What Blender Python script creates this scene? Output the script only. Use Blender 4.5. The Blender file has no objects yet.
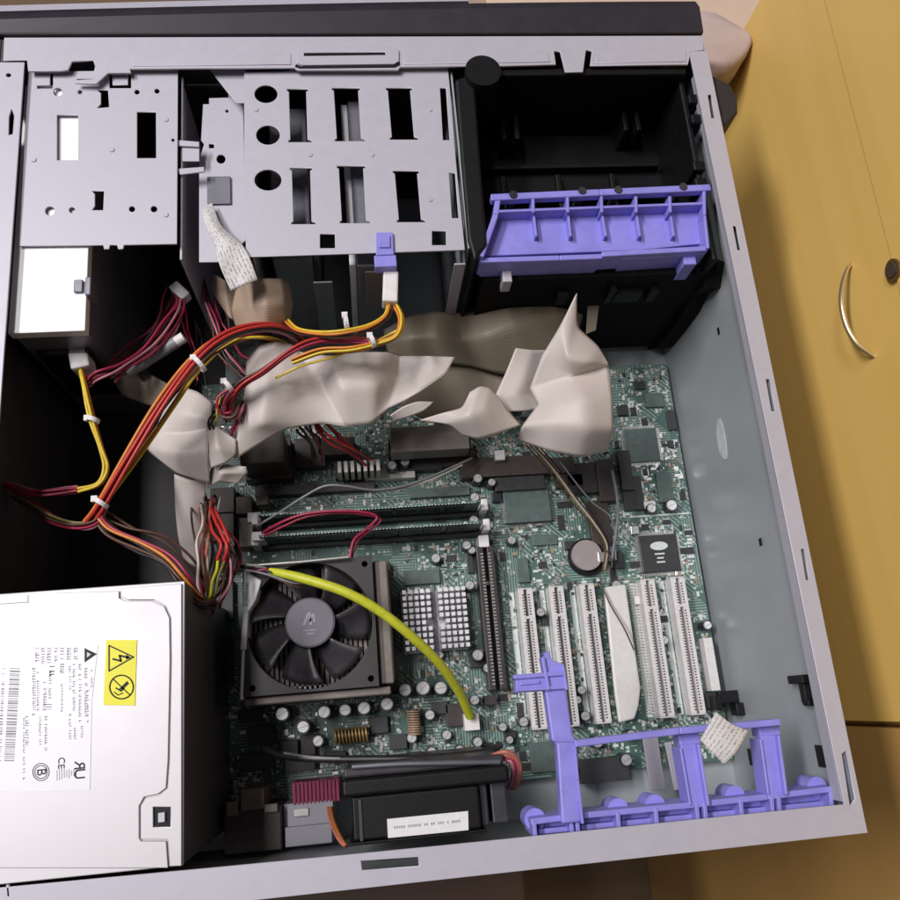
import bpy, bmesh, math, random
from mathutils import Vector, Matrix, Euler
random.seed(7)
SC = bpy.context.scene
COL = SC.collection
MM = 0.001
# ---------------------------------------------------------------- camera
F = 849.69
CAM = Vector((-0.21268226, 0.06891029, 0.38901076))
ROT = Euler((0.29515723, -0.08629910, -0.08378671), 'XYZ')
RM = ROT.to_matrix()
cd = bpy.data.cameras.new('camera'); cam = bpy.data.objects.new('camera', cd); COL.objects.link(cam)
cam.location = CAM; cam.rotation_euler = ROT
cd.sensor_width = 36; cd.sensor_height = 36; cd.lens = F/900*36; cd.clip_start = 0.01; cd.clip_end = 50
SC.camera = cam

def ray(px, py): return RM @ Vector(((px-450)/F, -(py-450)/F, -1))
def P(px, py, z=0):            # measured point of the photo on the level z (mm)
    d = ray(px, py); t = (z*MM-CAM.z)/d.z
    return CAM + d*t
def PX(px, py, x):             # ... on the plane X = x (mm)
    d = ray(px, py); t = (x*MM-CAM.x)/d.x
    return CAM + d*t
def sc(px, py, z): return (P(px+1, py, z)-P(px, py, z)).length   # metres per pixel
def V(x, y, z): return Vector((x*MM, y*MM, z*MM))

# ---------------------------------------------------------------- materials
MATS = {}
def mat(name, col, rough=.5, metal=0., var=0., scale=200, bump=0., bscale=600, spec=.5, rvar=0., col2=None, coat=0):
    m = bpy.data.materials.new(name); m.use_nodes = True; MATS[name] = m
    nt = m.node_tree; b = nt.nodes['Principled BSDF']
    b.inputs['Base Color'].default_value = (*col, 1); b.inputs['Roughness'].default_value = rough
    b.inputs['Metallic'].default_value = metal; b.inputs['Specular IOR Level'].default_value = spec
    b.inputs['Coat Weight'].default_value = coat
    tc = nt.nodes.new('ShaderNodeTexCoord')
    if var or col2 or rvar:
        n = nt.nodes.new('ShaderNodeTexNoise'); n.inputs['Scale'].default_value = scale; n.inputs['Detail'].default_value = 5
        n.inputs['Roughness'].default_value = .62
        nt.links.new(tc.outputs['Object'], n.inputs['Vector'])
        rp = nt.nodes.new('ShaderNodeMapRange'); rp.inputs['From Min'].default_value = .3; rp.inputs['From Max'].default_value = .7
        nt.links.new(n.outputs['Fac'], rp.inputs['Value'])
        mx = nt.nodes.new('ShaderNodeMix'); mx.data_type = 'RGBA'
        c2 = col2 or tuple(min(1, c*(1+var)) for c in col); c1 = col if col2 else tuple(c*(1-var) for c in col)
        mx.inputs[6].default_value = (*c1, 1); mx.inputs[7].default_value = (*c2, 1)
        nt.links.new(rp.outputs[0], mx.inputs[0]); nt.links.new(mx.outputs[2], b.inputs['Base Color'])
        if rvar:
            r2 = nt.nodes.new('ShaderNodeMapRange'); r2.inputs['From Min'].default_value = .3; r2.inputs['From Max'].default_value = .7
            r2.inputs['To Min'].default_value = rough-rvar; r2.inputs['To Max'].default_value = rough+rvar
            nt.links.new(n.outputs['Fac'], r2.inputs['Value']); nt.links.new(r2.outputs[0], b.inputs['Roughness'])
    if bump:
        n2 = nt.nodes.new('ShaderNodeTexNoise'); n2.inputs['Scale'].default_value = bscale; n2.inputs['Detail'].default_value = 3
        nt.links.new(tc.outputs['Object'], n2.inputs['Vector'])
        bp = nt.nodes.new('ShaderNodeBump'); bp.inputs['Strength'].default_value = bump; bp.inputs['Distance'].default_value = .0005
        nt.links.new(n2.outputs['Fac'], bp.inputs['Height']); nt.links.new(bp.outputs[0], b.inputs['Normal'])
    return m
STEEL = mat('galvanised_steel', (.50, .48, .545), .5, .2, .022, 160, .04, 900, rvar=.03)
STEEL_IN = mat('inner_steel', (.40, .43, .45), .47, .25, .06, 30, .03, 25, rvar=.06)
STEEL_DK = mat('drive_steel', (.20, .20, .23), .4, .5, .12, 60)
PSUB = mat('shaded_supply_shell', (.085, .078, .088), .4, .3, .1, 60)  # supply steel darkened, shade of the side faces put into the colour
BRIGHT = mat('bright_tinplate', (.88, .86, .88), .45, .2, .03, 40)
PSUM = mat('power_supply_steel', (.60, .575, .595), .44, .28, .03, 30, rvar=.05)
BLACK = mat('black_plastic', (.0055, .0048, .006), .5, 0, .3, 150, .15, 1500, spec=.28)
WALL_SHADE = mat('shade_tinted_wall', (.05, .044, .052), .55, 0, .2, 40)  # left wall steel darkened, its shade put into the colour
MATTE = mat('matte_black_plastic', (.006, .0058, .007), .75, 0, .3, 150, spec=.15)
BEZEL = mat('black_bezel_plastic', (.022, .019, .027), .5, 0, .2, 80, .2, 2500)
RUBBER = mat('dark_rubber', (.022, .016, .018), .7, 0, .2, 100)
BLUE = mat('periwinkle_plastic', (.27, .25, .70), .42, 0, .10, 90, .12, 500, rvar=.1)
CREAM = mat('cream_plastic', (.72, .69, .66), .45, 0, .06, 300)
SLOTW = mat('white_slot_plastic', (.70, .67, .66), .45, 0, .1, 500)
PINK = mat('magenta_port_plastic', (.42, .05, .14), .45, 0, .1, 300)
BROWNP = mat('brown_socket_plastic', (.06, .045, .04), .5, 0, .2, 300)
AGP = mat('dark_brown_slot_plastic', (.045, .036, .036), .45, 0, .2, 300)
CHIP = mat('chip_epoxy', (.035, .035, .037), .5, 0, .2, 300, .1, 2000)
CHIPG = mat('green_grey_chip', (.10, .14, .13), .45, 0, .2, 200)
ALU = mat('bare_aluminium', (.80, .79, .82), .4, .25, .08, 300)
TIN = mat('tinned_pins', (.75, .73, .70), .3, .8, .1, 400)
GOLD = mat('brass_handle', (.74, .62, .40), .28, .9, .1, 100)
BRONZE = mat('dark_bronze', (.20, .12, .05), .4, .6, .2, 200)
COPPER = mat('copper_winding', (.5, .34, .12), .4, .5, .2, 300)
CAPT = mat('capacitor_top', (.78, .77, .76), .3, .6, .1, 300)
CAPB = mat('capacitor_sleeve', (.02, .018, .03), .4, 0, .2, 100)
FANP = mat('fan_plastic', (.024, .021, .029), .42, 0, .2, 60, .05, 900, col2=(.06, .055, .06))
FANF = mat('fan_frame_plastic', (.035, .030, .031), .42, 0, .2, 120)
HUB = mat('fan_hub_sticker', (.15, .14, .17), .5, 0, .06, 200)
HEATS = mat('grey_brown_heatsink', (.20, .17, .155), .45, .3, .15, 150)
RIBBON = None
PAPER = mat('white_paper', (.78, .76, .76), .75, 0, .05, 300, .3, 400)
GLARE = mat('painted_glare', (.47, .49, .525), .6, 0, .25, 160, col2=(.66, .68, .71))  # colour of the lamp reflection painted on the right wall
LABEL = mat('glossy_white_label', (.75, .73, .78), .42, .1, .02, 100)
INK = mat('black_ink', (.06, .058, .062), .85, 0, .1, 100, spec=.1)
INKG = mat('grey_ink', (.37, .355, .395), .85, 0, .2, 300, spec=.1)
YEL = mat('yellow_sticker', (.86, .80, .03), .5, 0, .04, 100)
GLUE = mat('white_nylon', (.75, .72, .72), .5, 0, .08, 300)
SILK = mat('white_silkscreen', (.62, .68, .66), .6, 0, .1, 500)
TAN = mat('tan_ceramic', (.36, .25, .16), .5, 0, .25, 300)
BATT = mat('coin_cell_steel', (.42, .36, .35), .4, .3, .08, 200)
WRED = mat('red_wire', (.50, .035, .03), .4, 0, .12, 300)
WCRI = mat('crimson_wire', (.33, .02, .06), .4, 0, .15, 300)
WPNK = mat('dusty_pink_wire', (.42, .16, .20), .45, 0, .15, 300)
WYEL = mat('yellow_wire', (.70, .50, .035), .4, 0, .12, 300)
WORA = mat('orange_wire', (.66, .22, .03), .4, 0, .12, 300)
WBRN = mat('brown_wire', (.10, .045, .03), .45, 0, .2, 300)
WBLK = mat('black_wire', (.018, .016, .017), .4, 0, .2, 300)
WWHT = mat('white_wire', (.62, .56, .52), .5, 0, .1, 300)
WGRN = mat('olive_wire', (.20, .19, .06), .5, 0, .2, 300)
WGRY = mat('grey_wire', (.22, .22, .24), .45, 0, .2, 300)
SLEEVE = mat('yellow_green_sleeve', (.56, .58, .035), .45, 0, .12, 250)
SALMON = mat('salmon_wire', (.42, .14, .10), .45, 0, .15, 300)

def wood(name, c1, c2, sx, sy, sz, rough=.45):
    m = bpy.data.materials.new(name); m.use_nodes = True; nt = m.node_tree; b = nt.nodes['Principled BSDF']
    tc = nt.nodes.new('ShaderNodeTexCoord'); mp = nt.nodes.new('ShaderNodeMapping'); mp.inputs['Scale'].default_value = (sx, sy, sz)
    n = nt.nodes.new('ShaderNodeTexNoise'); n.inputs['Scale'].default_value = 1; n.inputs['Detail'].default_value = 6; n.inputs['Distortion'].default_value = .8
    r = nt.nodes.new('ShaderNodeValToRGB'); r.color_ramp.elements[0].position = .3; r.color_ramp.elements[1].position = .72
    r.color_ramp.elements[0].color = (*c1, 1); r.color_ramp.elements[1].color = (*c2, 1)
    L = nt.links.new
    L(tc.outputs['Object'], mp.inputs[0]); L(mp.outputs[0], n.inputs['Vector']); L(n.outputs['Fac'], r.inputs[0]); L(r.outputs[0], b.inputs['Base Color'])
    b.inputs['Roughness'].default_value = rough
    return m
WOODY = wood('yellow_veneer', (.76, .50, .14), (.80, .54, .16), 24, 2.2, 40, .4)
WOODD = wood('shaded_veneer', (.46, .27, .085), (.52, .31, .10), 14, 3, 14, .42)  # browner copy of the yellow veneer, shadow put into the colour
WOODB = wood('dark_bench_wood', (.05, .025, .017), (.075, .038, .024), 6, 40, 6, .5)
FLOORM = wood('brown_floor_boards', (.14, .085, .045), (.19, .12, .065), 5, 25, 5, .5)
CARD = mat('beige_cardboard', (.62, .47, .36), .8, 0, .06, 30, .1, 300)
CLOTHM = mat('pale_pink_cloth', (.47, .37, .35), .85, 0, .08, 20, .4, 120)

def ribbon_mat(name, c, c2, n=40):
    m = bpy.data.materials.new(name); m.use_nodes = True; nt = m.node_tree; b = nt.nodes['Principled BSDF']; L = nt.links.new
    uv = nt.nodes.new('ShaderNodeTexCoord'); sp = nt.nodes.new('ShaderNodeSeparateXYZ'); L(uv.outputs['UV'], sp.inputs[0])
    mu = nt.nodes.new('ShaderNodeMath'); mu.operation = 'MULTIPLY'; mu.inputs[1].default_value = n*2*math.pi; L(sp.outputs['Y'], mu.inputs[0])
    si = nt.nodes.new('ShaderNodeMath'); si.operation = 'SINE'; L(mu.outputs[0], si.inputs[0])
    mr = nt.nodes.new('ShaderNodeMapRange'); mr.inputs['From Min'].default_value = -1; L(si.outputs[0], mr.inputs['Value'])
    nz = nt.nodes.new('ShaderNodeTexNoise'); nz.inputs['Scale'].default_value = 35; nz.inputs['Detail'].default_value = 5; L(uv.outputs['Object'], nz.inputs['Vector'])
    ad = nt.nodes.new('ShaderNodeMath'); ad.operation = 'MULTIPLY_ADD'; ad.inputs[1].default_value = .35; L(mr.outputs[0], ad.inputs[0])
    ms = nt.nodes.new('ShaderNodeMath'); ms.operation = 'MULTIPLY'; ms.inputs[1].default_value = .8; L(nz.outputs['Fac'], ms.inputs[0]); L(ms.outputs[0], ad.inputs[2])
    mx = nt.nodes.new('ShaderNodeMix'); mx.data_type = 'RGBA'; mx.inputs[6].default_value = (*c2, 1); mx.inputs[7].default_value = (*c, 1)
    L(ad.outputs[0], mx.inputs[0]); L(mx.outputs[2], b.inputs['Base Color'])
    bp = nt.nodes.new('ShaderNodeBump'); bp.inputs['Strength'].default_value = .6; bp.inputs['Distance'].default_value = .0008
    n3 = nt.nodes.new('ShaderNodeTexNoise'); n3.inputs['Scale'].default_value = 30; n3.inputs['Detail'].default_value = 2; n3.inputs['Distortion'].default_value = 1.2; L(uv.outputs['Object'], n3.inputs['Vector'])
    a3 = nt.nodes.new('ShaderNodeMath'); a3.operation = 'MULTIPLY_ADD'; a3.inputs[1].default_value = .07; L(mr.outputs[0], a3.inputs[0]); L(n3.outputs['Fac'], a3.inputs[2])
    L(a3.outputs[0], bp.inputs['Height']); L(bp.outputs[0], b.inputs['Normal'])
    b.inputs['Roughness'].default_value = .5
    return m
RIB = ribbon_mat('grey_beige_ribbon', (.60, .535, .495), (.53, .465, .43), 45)
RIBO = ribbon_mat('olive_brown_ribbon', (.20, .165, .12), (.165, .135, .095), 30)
RIBT = ribbon_mat('tan_ribbon', (.46, .34, .26), (.40, .29, .21), 20)

def pcb_mat():
    m = bpy.data.materials.new('green_circuit_board'); m.use_nodes = True; nt = m.node_tree; b = nt.nodes['Principled BSDF']; L = nt.links.new
    tc = nt.nodes.new('ShaderNodeTexCoord')
    vor = nt.nodes.new('ShaderNodeTexVoronoi'); vor.distance = 'MANHATTAN'; vor.inputs['Scale'].default_value = 70; L(tc.outputs['Object'], vor.inputs['Vector'])
    sx = nt.nodes.new('ShaderNodeSeparateXYZ'); L(vor.outputs['Color'], sx.inputs[0])
    ws = []
    for d, s in (('X', 190), ('Y', 190), ('DIAGONAL', 190)):
        w = nt.nodes.new('ShaderNodeTexWave'); w.bands_direction = d; w.inputs['Scale'].default_value = s; w.inputs['Distortion'].default_value = .0
        L(tc.outputs['Object'], w.inputs['Vector']); ws.append(w)
    def gt(src, th):
        g = nt.nodes.new('ShaderNodeMath'); g.operation = 'GREATER_THAN'; g.inputs[1].default_value = th; L(src, g.inputs[0]); return g.outputs[0]
    m1 = nt.nodes.new('ShaderNodeMix'); m1.data_type = 'FLOAT'; L(gt(sx.outputs[0], .4), m1.inputs[0]); L(ws[0].outputs['Fac'], m1.inputs[2]); L(ws[1].outputs['Fac'], m1.inputs[3])
    m2 = nt.nodes.new('ShaderNodeMix'); m2.data_type = 'FLOAT'; L(gt(sx.outputs[1], .72), m2.inputs[0]); L(m1.outputs[0], m2.inputs[2]); L(ws[2].outputs['Fac'], m2.inputs[3])
    tr = gt(m2.outputs[0], .55)
    on = gt(sx.outputs[2], .3)
    mm = nt.nodes.new('ShaderNodeMath'); mm.operation = 'MULTIPLY'; L(tr, mm.inputs[0]); L(on, mm.inputs[1])
    nz = nt.nodes.new('ShaderNodeTexNoise'); nz.inputs['Scale'].default_value = 28; nz.inputs['Detail'].default_value = 4; L(tc.outputs['Object'], nz.inputs['Vector'])
    base = nt.nodes.new('ShaderNodeMix'); base.data_type = 'RGBA'; L(nz.outputs['Fac'], base.inputs[0])
    base.inputs[6].default_value = (.035, .088, .072, 1); base.inputs[7].default_value = (.12, .20, .175, 1)
    c1 = nt.nodes.new('ShaderNodeMix'); c1.data_type = 'RGBA'; L(mm.outputs[0], c1.inputs[0]); L(base.outputs[2], c1.inputs[6]); c1.inputs[7].default_value = (.24, .33, .295, 1)
    v2 = nt.nodes.new('ShaderNodeTexVoronoi'); v2.inputs['Scale'].default_value = 330; L(tc.outputs['Object'], v2.inputs['Vector'])
    lt = nt.nodes.new('ShaderNodeMath'); lt.operation = 'LESS_THAN'; lt.inputs[1].default_value = .28; L(v2.outputs['Distance'], lt.inputs[0])
    sv = nt.nodes.new('ShaderNodeSeparateXYZ'); L(v2.outputs['Color'], sv.inputs[0])
    pick = nt.nodes.new('ShaderNodeMath'); pick.operation = 'MULTIPLY'; L(lt.outputs[0], pick.inputs[0]); L(gt(sv.outputs[0], .55), pick.inputs[1])
    c2 = nt.nodes.new('ShaderNodeMix'); c2.data_type = 'RGBA'; L(pick.outputs[0], c2.inputs[0]); L(c1.outputs[2], c2.inputs[6]); c2.inputs[7].default_value = (.52, .56, .50, 1)
    L(c2.outputs[2], b.inputs['Base Color']); b.inputs['Roughness'].default_value = .38
    return m
PCB = pcb_mat()

# ---------------------------------------------------------------- object helpers
WL = {}
def thing(name, label, cat, loc, group=None):
    o = bpy.data.objects.new(name, None); COL.objects.link(o); o.empty_display_size = .01
    o.location = loc; WL[o] = Vector(loc); o['label'] = label; o['category'] = cat
    if group: o['group'] = group
    return o
def link(name, me, m, parent=None, bevel=0, seg=2, smooth=False, solid=0, label=None, cat=None, group=None, sub=0):
    mats = m if isinstance(m, (list, tuple)) else [m]
    for x in mats: me.materials.append(x)
    o = bpy.data.objects.new(name, me); COL.objects.link(o)
    if parent is not None:
        loc = WL[parent]; o.parent = parent; me.transform(Matrix.Translation(-loc)); WL[o] = loc
    else:
        c = sum((v.co for v in me.vertices), Vector())/max(1, len(me.vertices)); c.z = min(v.co.z for v in me.vertices)
        me.transform(Matrix.Translation(-c)); o.location = c; WL[o] = c.copy()
    if smooth: me.polygons.foreach_set('use_smooth', [True]*len(me.polygons))
    if solid:
        s = o.modifiers.new('solid', 'SOLIDIFY'); s.thickness = solid; s.offset = 0
    if bevel:
        b = o.modifiers.new('bevel', 'BEVEL'); b.width = bevel; b.segments = seg; b.limit_method = 'ANGLE'; b.angle_limit = math.radians(40)
        b.use_clamp_overlap = True
    if label: o['label'] = label
    if cat: o['category'] = cat
    if group: o['group'] = group
    return o
class MB:
    def __init__(s): s.v = []; s.f = []; s.mi = []; s.sm = []
    def add(s, vs, fs, mi=0, sm=False):
        n = len(s.v); s.v += [Vector(x) for x in vs]; s.f += [tuple(i+n for i in f) for f in fs]; s.mi += [mi]*len(fs); s.sm += [sm]*len(fs); return s
    def box(s, lo, hi, mi=0):
        (a, b, c), (d, e, f) = lo, hi
        return s.add([(a,b,c),(d,b,c),(d,e,c),(a,e,c),(a,b,f),(d,b,f),(d,e,f),(a,e,f)], [(3,2,1,0),(4,5,6,7),(0,1,5,4),(1,2,6,5),(2,3,7,6),(3,0,4,7)], mi)
    def bmm(s, x0, y0, z0, x1, y1, z1, mi=0):   # box in millimetres
        return s.box((x0*MM, y0*MM, z0*MM), (x1*MM, y1*MM, z1*MM), mi)
    def prism(s, pts, z0, z1, mi=0):           # pts world XY, z in metres; counter-clockwise fixed below
        pts = [Vector((p[0], p[1])) for p in pts]; a = sum(pts[i].x*pts[(i+1)%len(pts)].y-pts[(i+1)%len(pts)].x*pts[i].y for i in range(len(pts)))
        if a < 0: pts = pts[::-1]
        n = len(pts); vs = [(p.x, p.y, z0) for p in pts]+[(p.x, p.y, z1) for p in pts]
        fs = [tuple(range(n-1, -1, -1)), tuple(range(n, 2*n))]+[(i, (i+1)%n, n+(i+1)%n, n+i) for i in range(n)]
        return s.add(vs, fs, mi)
    def hexa(s, top, dn, mi=0):                # quad swept along vector dn
        t = [Vector(p) for p in top]; b = [p+Vector(dn) for p in t]
        nrm = (t[1]-t[0]).cross(t[2]-t[0])
        if nrm.dot(Vector(dn)) > 0: t = t[::-1]; b = b[::-1]
        return s.add(t+b, [(0,1,2,3),(7,6,5,4),(0,4,5,1),(1,5,6,2),(2,6,7,3),(3,7,4,0)], mi)
    def cyl(s, c, r, z0, z1, n=20, mi=0, r2=None, mt=None):
        r2 = r if r2 is None else r2; mt = mi if mt is None else mt
        vs = [(c[0]+r*math.cos(2*math.pi*i/n), c[1]+r*math.sin(2*math.pi*i/n), z0) for i in range(n)]+[(c[0]+r2*math.cos(2*math.pi*i/n), c[1]+r2*math.sin(2*math.pi*i/n), z1) for i in range(n)]
        s.add(vs, [(i, (i+1)%n, n+(i+1)%n, n+i) for i in range(n)], mi, True)
        s.add(vs[n:], [tuple(range(n))], mt); s.add(vs[:n], [tuple(range(n-1, -1, -1))], mi); return s
    def tube(s, pts, r, n=8, mi=0, cap=True):
        pts = [Vector(p) for p in pts]; m = len(pts); rr = r if isinstance(r, (list, tuple)) else [r]*m
        T = [((pts[min(i+1, m-1)]-pts[max(i-1, 0)]).normalized()) for i in range(m)]
        up = Vector((0, 0, 1)) if abs(T[0].z) < .9 else Vector((1, 0, 0)); N = (up-T[0]*up.dot(T[0])).normalized()
        vs = []
        for i in range(m):
            N = (N-T[i]*N.dot(T[i])).normalized(); B = T[i].cross(N)
            vs += [pts[i]+(N*math.cos(2*math.pi*k/n)+B*math.sin(2*math.pi*k/n))*rr[i] for k in range(n)]
        fs = [(i*n+k, i*n+(k+1)%n, (i+1)*n+(k+1)%n, (i+1)*n+k) for i in range(m-1) for k in range(n)]
        s.add(vs, fs, mi, True)
        if cap: s.add(vs[:n], [tuple(range(n-1, -1, -1))], mi); s.add(vs[-n:], [tuple(range(n))], mi)
        return s
    def mesh(s, name='m'):
        me = bpy.data.meshes.new(name); me.from_pydata([tuple(v) for v in s.v], [], s.f); me.validate()
        if len(me.polygons) == len(s.mi):
            me.polygons.foreach_set('material_index', s.mi); me.polygons.foreach_set('use_smooth', s.sm)
        me.update(); return me
    def obj(s, name, m, parent=None, **k): return link(name, s.mesh(name), m, parent, **k)
def cr(pts, sub=8, ten=0):                      # Catmull-Rom through points, ten = 1 gives straight folds
    pts = [Vector(p) for p in pts]; out = []
    for i in range(len(pts)-1):
        p0 = pts[max(i-1, 0)]; p1 = pts[i]; p2 = pts[i+1]; p3 = pts[min(i+2, len(pts)-1)]
        for k in range(sub):
            t = k/sub; sp = .5*((2*p1)+(p2-p0)*t+(2*p0-5*p1+4*p2-p3)*t*t+(3*p1-p0-3*p2+p3)*t**3); out.append(sp*(1-ten)+(p1*(1-t)+p2*t)*ten)
    out.append(pts[-1]); return out
def quad(x0, y0, x1, y1, z): return [P(x0, y0, z), P(x1, y0, z), P(x1, y1, z), P(x0, y1, z)]
def poly(pts, z): return [P(x, y, z) for x, y in pts]
def circ(x, y, rx, ry, z, n=20): return [P(x+rx*math.cos(2*math.pi*i/n), y+ry*math.sin(2*math.pi*i/n), z) for i in range(n)]
def plate_mesh(outline, holes, z0, z1, bev=.00025):
    cu = bpy.data.curves.new('tmp', 'CURVE'); cu.dimensions = '2D'; cu.fill_mode = 'BOTH'
    cu.extrude = max(1e-5, (z1-z0)/2-bev); cu.bevel_depth = bev; cu.bevel_resolution = 1; cu.offset = -bev
    for pl in [outline]+list(holes):
        sp = cu.splines.new('POLY'); sp.points.add(len(pl)-1); sp.use_cyclic_u = True
        for i, p in enumerate(pl): sp.points[i].co = (p[0], p[1], 0, 1)
    o = bpy.data.objects.new('tmp', cu); COL.objects.link(o)
    me = bpy.data.meshes.new_from_object(o.evaluated_get(bpy.context.evaluated_depsgraph_get()))
    bpy.data.objects.remove(o); bpy.data.curves.remove(cu)
    me.transform(Matrix.Translation((0, 0, (z0+z1)/2))); return me
def plate(name, outline, holes, z0, z1, m, parent=None, **k):   # z in mm
    return link(name, plate_mesh(outline, holes, z0*MM, z1*MM), m, parent, **k)
def text_mesh(s, size, extr=.00005):
    cu = bpy.data.curves.new('tmp', 'FONT'); cu.body = s; cu.size = size; cu.extrude = extr; cu.align_x = 'CENTER'; cu.align_y = 'CENTER'
    o = bpy.data.objects.new('tmp', cu); COL.objects.link(o)
    me = bpy.data.meshes.new_from_object(o.evaluated_get(bpy.context.evaluated_depsgraph_get()))
    bpy.data.objects.remove(o); bpy.data.curves.remove(cu); return me
def loft(rows, su=6, sv=6, ten=0):                     # rows[i][j] control points -> smooth grid with UV (u along rows, v across)
    fine = [cr(r, sv, ten) for r in rows]; cols = list(zip(*fine)); cols = [cr(c, su, ten) for c in cols]   # cols[j][i]
    nj = len(cols); ni = len(cols[0])
    me = bpy.data.meshes.new('ribbon'); me.from_pydata([tuple(cols[j][i]) for i in range(ni) for j in range(nj)], [], [(i*nj+j, i*nj+j+1, (i+1)*nj+j+1, (i+1)*nj+j) for i in range(ni-1) for j in range(nj-1)])
    uv = me.uv_layers.new(name='UVMap')
    for p in me.polygons:
        for li in p.loop_indices:
            vi = me.loops[li].vertex_index; uv.data[li].uv = ((vi//nj)/(ni-1), (vi % nj)/(nj-1))
    me.update(); return me

# ================================================================ SETTING
fl = MB().bmm(-1800, -1500, -660, 1500, 1400, -640).obj('floor', FLOORM); fl['kind'] = 'structure'
cbx = thing('cardboard_box', 'beige cardboard box behind the cabinet end, past the front corner of the case', 'box', V(130, 720, -640))
MB().bmm(-90, 560, -640, 420, 860, -154).obj('body', CARD, cbx, bevel=.003)
MB().bmm(-92, 558, -153.8, 160, 862, -150).obj('flap', CARD, cbx, bevel=.001); MB().bmm(163, 558, -153.8, 422, 862, -150).obj('flap', CARD, cbx, bevel=.001)
# bench under the case
b = thing('wooden_bench', 'dark brown wooden bench carrying the open computer case', 'bench', V(-200, 200, -640))
MB().bmm(-560, -105, -186, -128, 470, -168).obj('seat', WOODB, b, bevel=.002)
lg = MB().bmm(-545, -90, -640, -505, -50, -186)
for (x, y) in ((-545, -90), (-545, 410), (-185, -90), (-185, 410)):
    MB().bmm(x, y, -640, x+40, y+40, -186.2).obj('leg', WOODB, b, bevel=.002)
MB().bmm(-505, -80, -260, -185, -60, -200).obj('apron', WOODB, b, bevel=.001)
# yellow cabinet
c = thing('yellow_cabinet', 'yellow wooden cabinet with a bow handle and lock beside the case', 'cabinet', V(300, 150, -640))
MB().bmm(103, -420, -640, 520, 522, 150).obj('carcass', WOODY, c)
dr = MB().bmm(84, 36.5, -638, 102.5, 521.5, -4.6).obj('door', WOODY, c, bevel=.0004)
MB().bmm(84, -418, -638, 102.5, 33, -4.6).obj('door', WOODD, c, bevel=.0006, label='lower door with shade put into its darker brown')
MB().bmm(83, -418, -3.9, 102.5, 521.5, 149).obj('drawer_front', WOODY, c, bevel=.0004)
zz = (PX(852, 264, 84).z+PX(874, 356, 84).z)/2*1000
HP = [P(x, y, zz) for x, y in ((852, 264), (847, 270), (842.5, 287), (842, 307), (847.5, 328), (858, 345), (869, 353.5), (875, 357))]
HP[0].x = HP[-1].x = .0842
hpts = cr(HP, 6); MB().tube(hpts, [.0008+.0009*math.sin(math.pi*i/(len(hpts)-1)) for i in range(len(hpts))], 10).obj('handle', GOLD, dr)
lk = MB(); q = PX(896, 270, 84)
for r, x0, x1, mi in ((.0062, 81.5, 84, 0), (.0040, 80.5, 81.4, 1)):
    pts = [(x1*MM, q.y+r*math.cos(a*math.pi/12), q.z+r*math.sin(a*math.pi/12)) for a in range(24)]
    lk.add(pts+[(x0*MM, p[1], p[2]) for p in pts], [(i, (i+1) % 24, 24+(i+1) % 24, 24+i) for i in range(24)]+[tuple(range(47, 23, -1))], mi)
lk.obj('lock', [BRONZE, BROWNP], dr)
# pale bundle behind the case's front corner
pts = [V(56, 512, -640), V(56, 512, -400), V(55, 511, -250), V(57, 509, -150), V(58, 508, -110), V(58, 508, -96), V(58, 508, -88), V(58, 508, -85)]
rl_ = MB().tube(cr(pts, 6), [.0242]*30+[.0245-.012*(i/12)**3 for i in range(13)], 24)
from mathutils import noise
rl_.v = [v+Vector((noise.noise(v*45), noise.noise(v*45+Vector((7, 0, 0))), noise.noise(v*38+Vector((0, 9, 0)))))*.006+Vector((-.002, 0, 0)) for v in rl_.v]
rl_.obj('cloth_roll', CLOTHM, smooth=True, label='pale pink upright cloth roll between the cabinet and the front corner of the case', cat='cloth roll')

# ================================================================ COMPUTER CASE
case = thing('computer_case', 'open grey steel computer tower lying on its side with black front', 'computer case', V(-195, 214, -135))
MB().bmm(-389, 1, -135, -1, 427, -133).obj('tray', STEEL_IN, case)
# right wall (case bottom) with slots punched
MB().bmm(-2, 0, -133, -.6, 427, -1.2).obj('side_wall', STEEL_IN, case)
MB().bmm(-390, 0, -133, -388.5, 427, -1.2).obj('side_wall', WALL_SHADE, case)
MB().bmm(-388.4, 425.6, -133, -2.1, 427, -1.2).obj('front_wall', STEEL_IN, case)
MB().bmm(-388.4, 0, -133, -2.1, 1.4, -1.2).obj('rear_wall', STEEL_IN, case)
MB().bmm(-388, 128, -132.9, -296, 425, -131.6).obj('bay_shade_sheet', BEZEL, case)  # dark sheet added in place of the shade on the tray
# rails
e = .4
rr = plate('rail', [V(0, -1.6, 0), V(0, 427.6, 0), V(-11.6, 427.6, 0), V(-12.2, 404, 0), V(-8.2, 12, 0), V(-13, -1.6, 0)][:0] or
      [V(.2, -1.4, 0), V(.2, 416.6, 0), V(-10.6, 416.2, 0), V(-8, 11.5, 0), V(-8, 11, 0), V(-8, -1.4, 0)],
      [poly([(708, 95), (711, 94), (714.5, 118), (711.5, 118)], 0), poly([(733, 226), (736, 226), (740.5, 250), (737.5, 250)], 0),
       poly([(766, 379), (769.5, 379), (775, 411), (771.5, 411)], 0), poly([(801, 549), (804, 549), (809, 580), (806, 580)], 0),
       poly([(842, 754), (845.5, 751), (855, 799), (850, 806)], 0)], -1.2, 0, STEEL, case)
lf = plate('rail', [V(-390.2, -1.4, 0), V(-377.2, -1.4, 0), V(-377.2, 411.5, 0), V(-390.2, 411.5, 0)],
      [circ(8.5, 75, 2.6, 2, 0, 10), poly([(11.5, 108), (14, 116), (12.5, 134), (8.5, 135), (9, 117)], 0)], -1.2, 0, STEEL, case)
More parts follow.
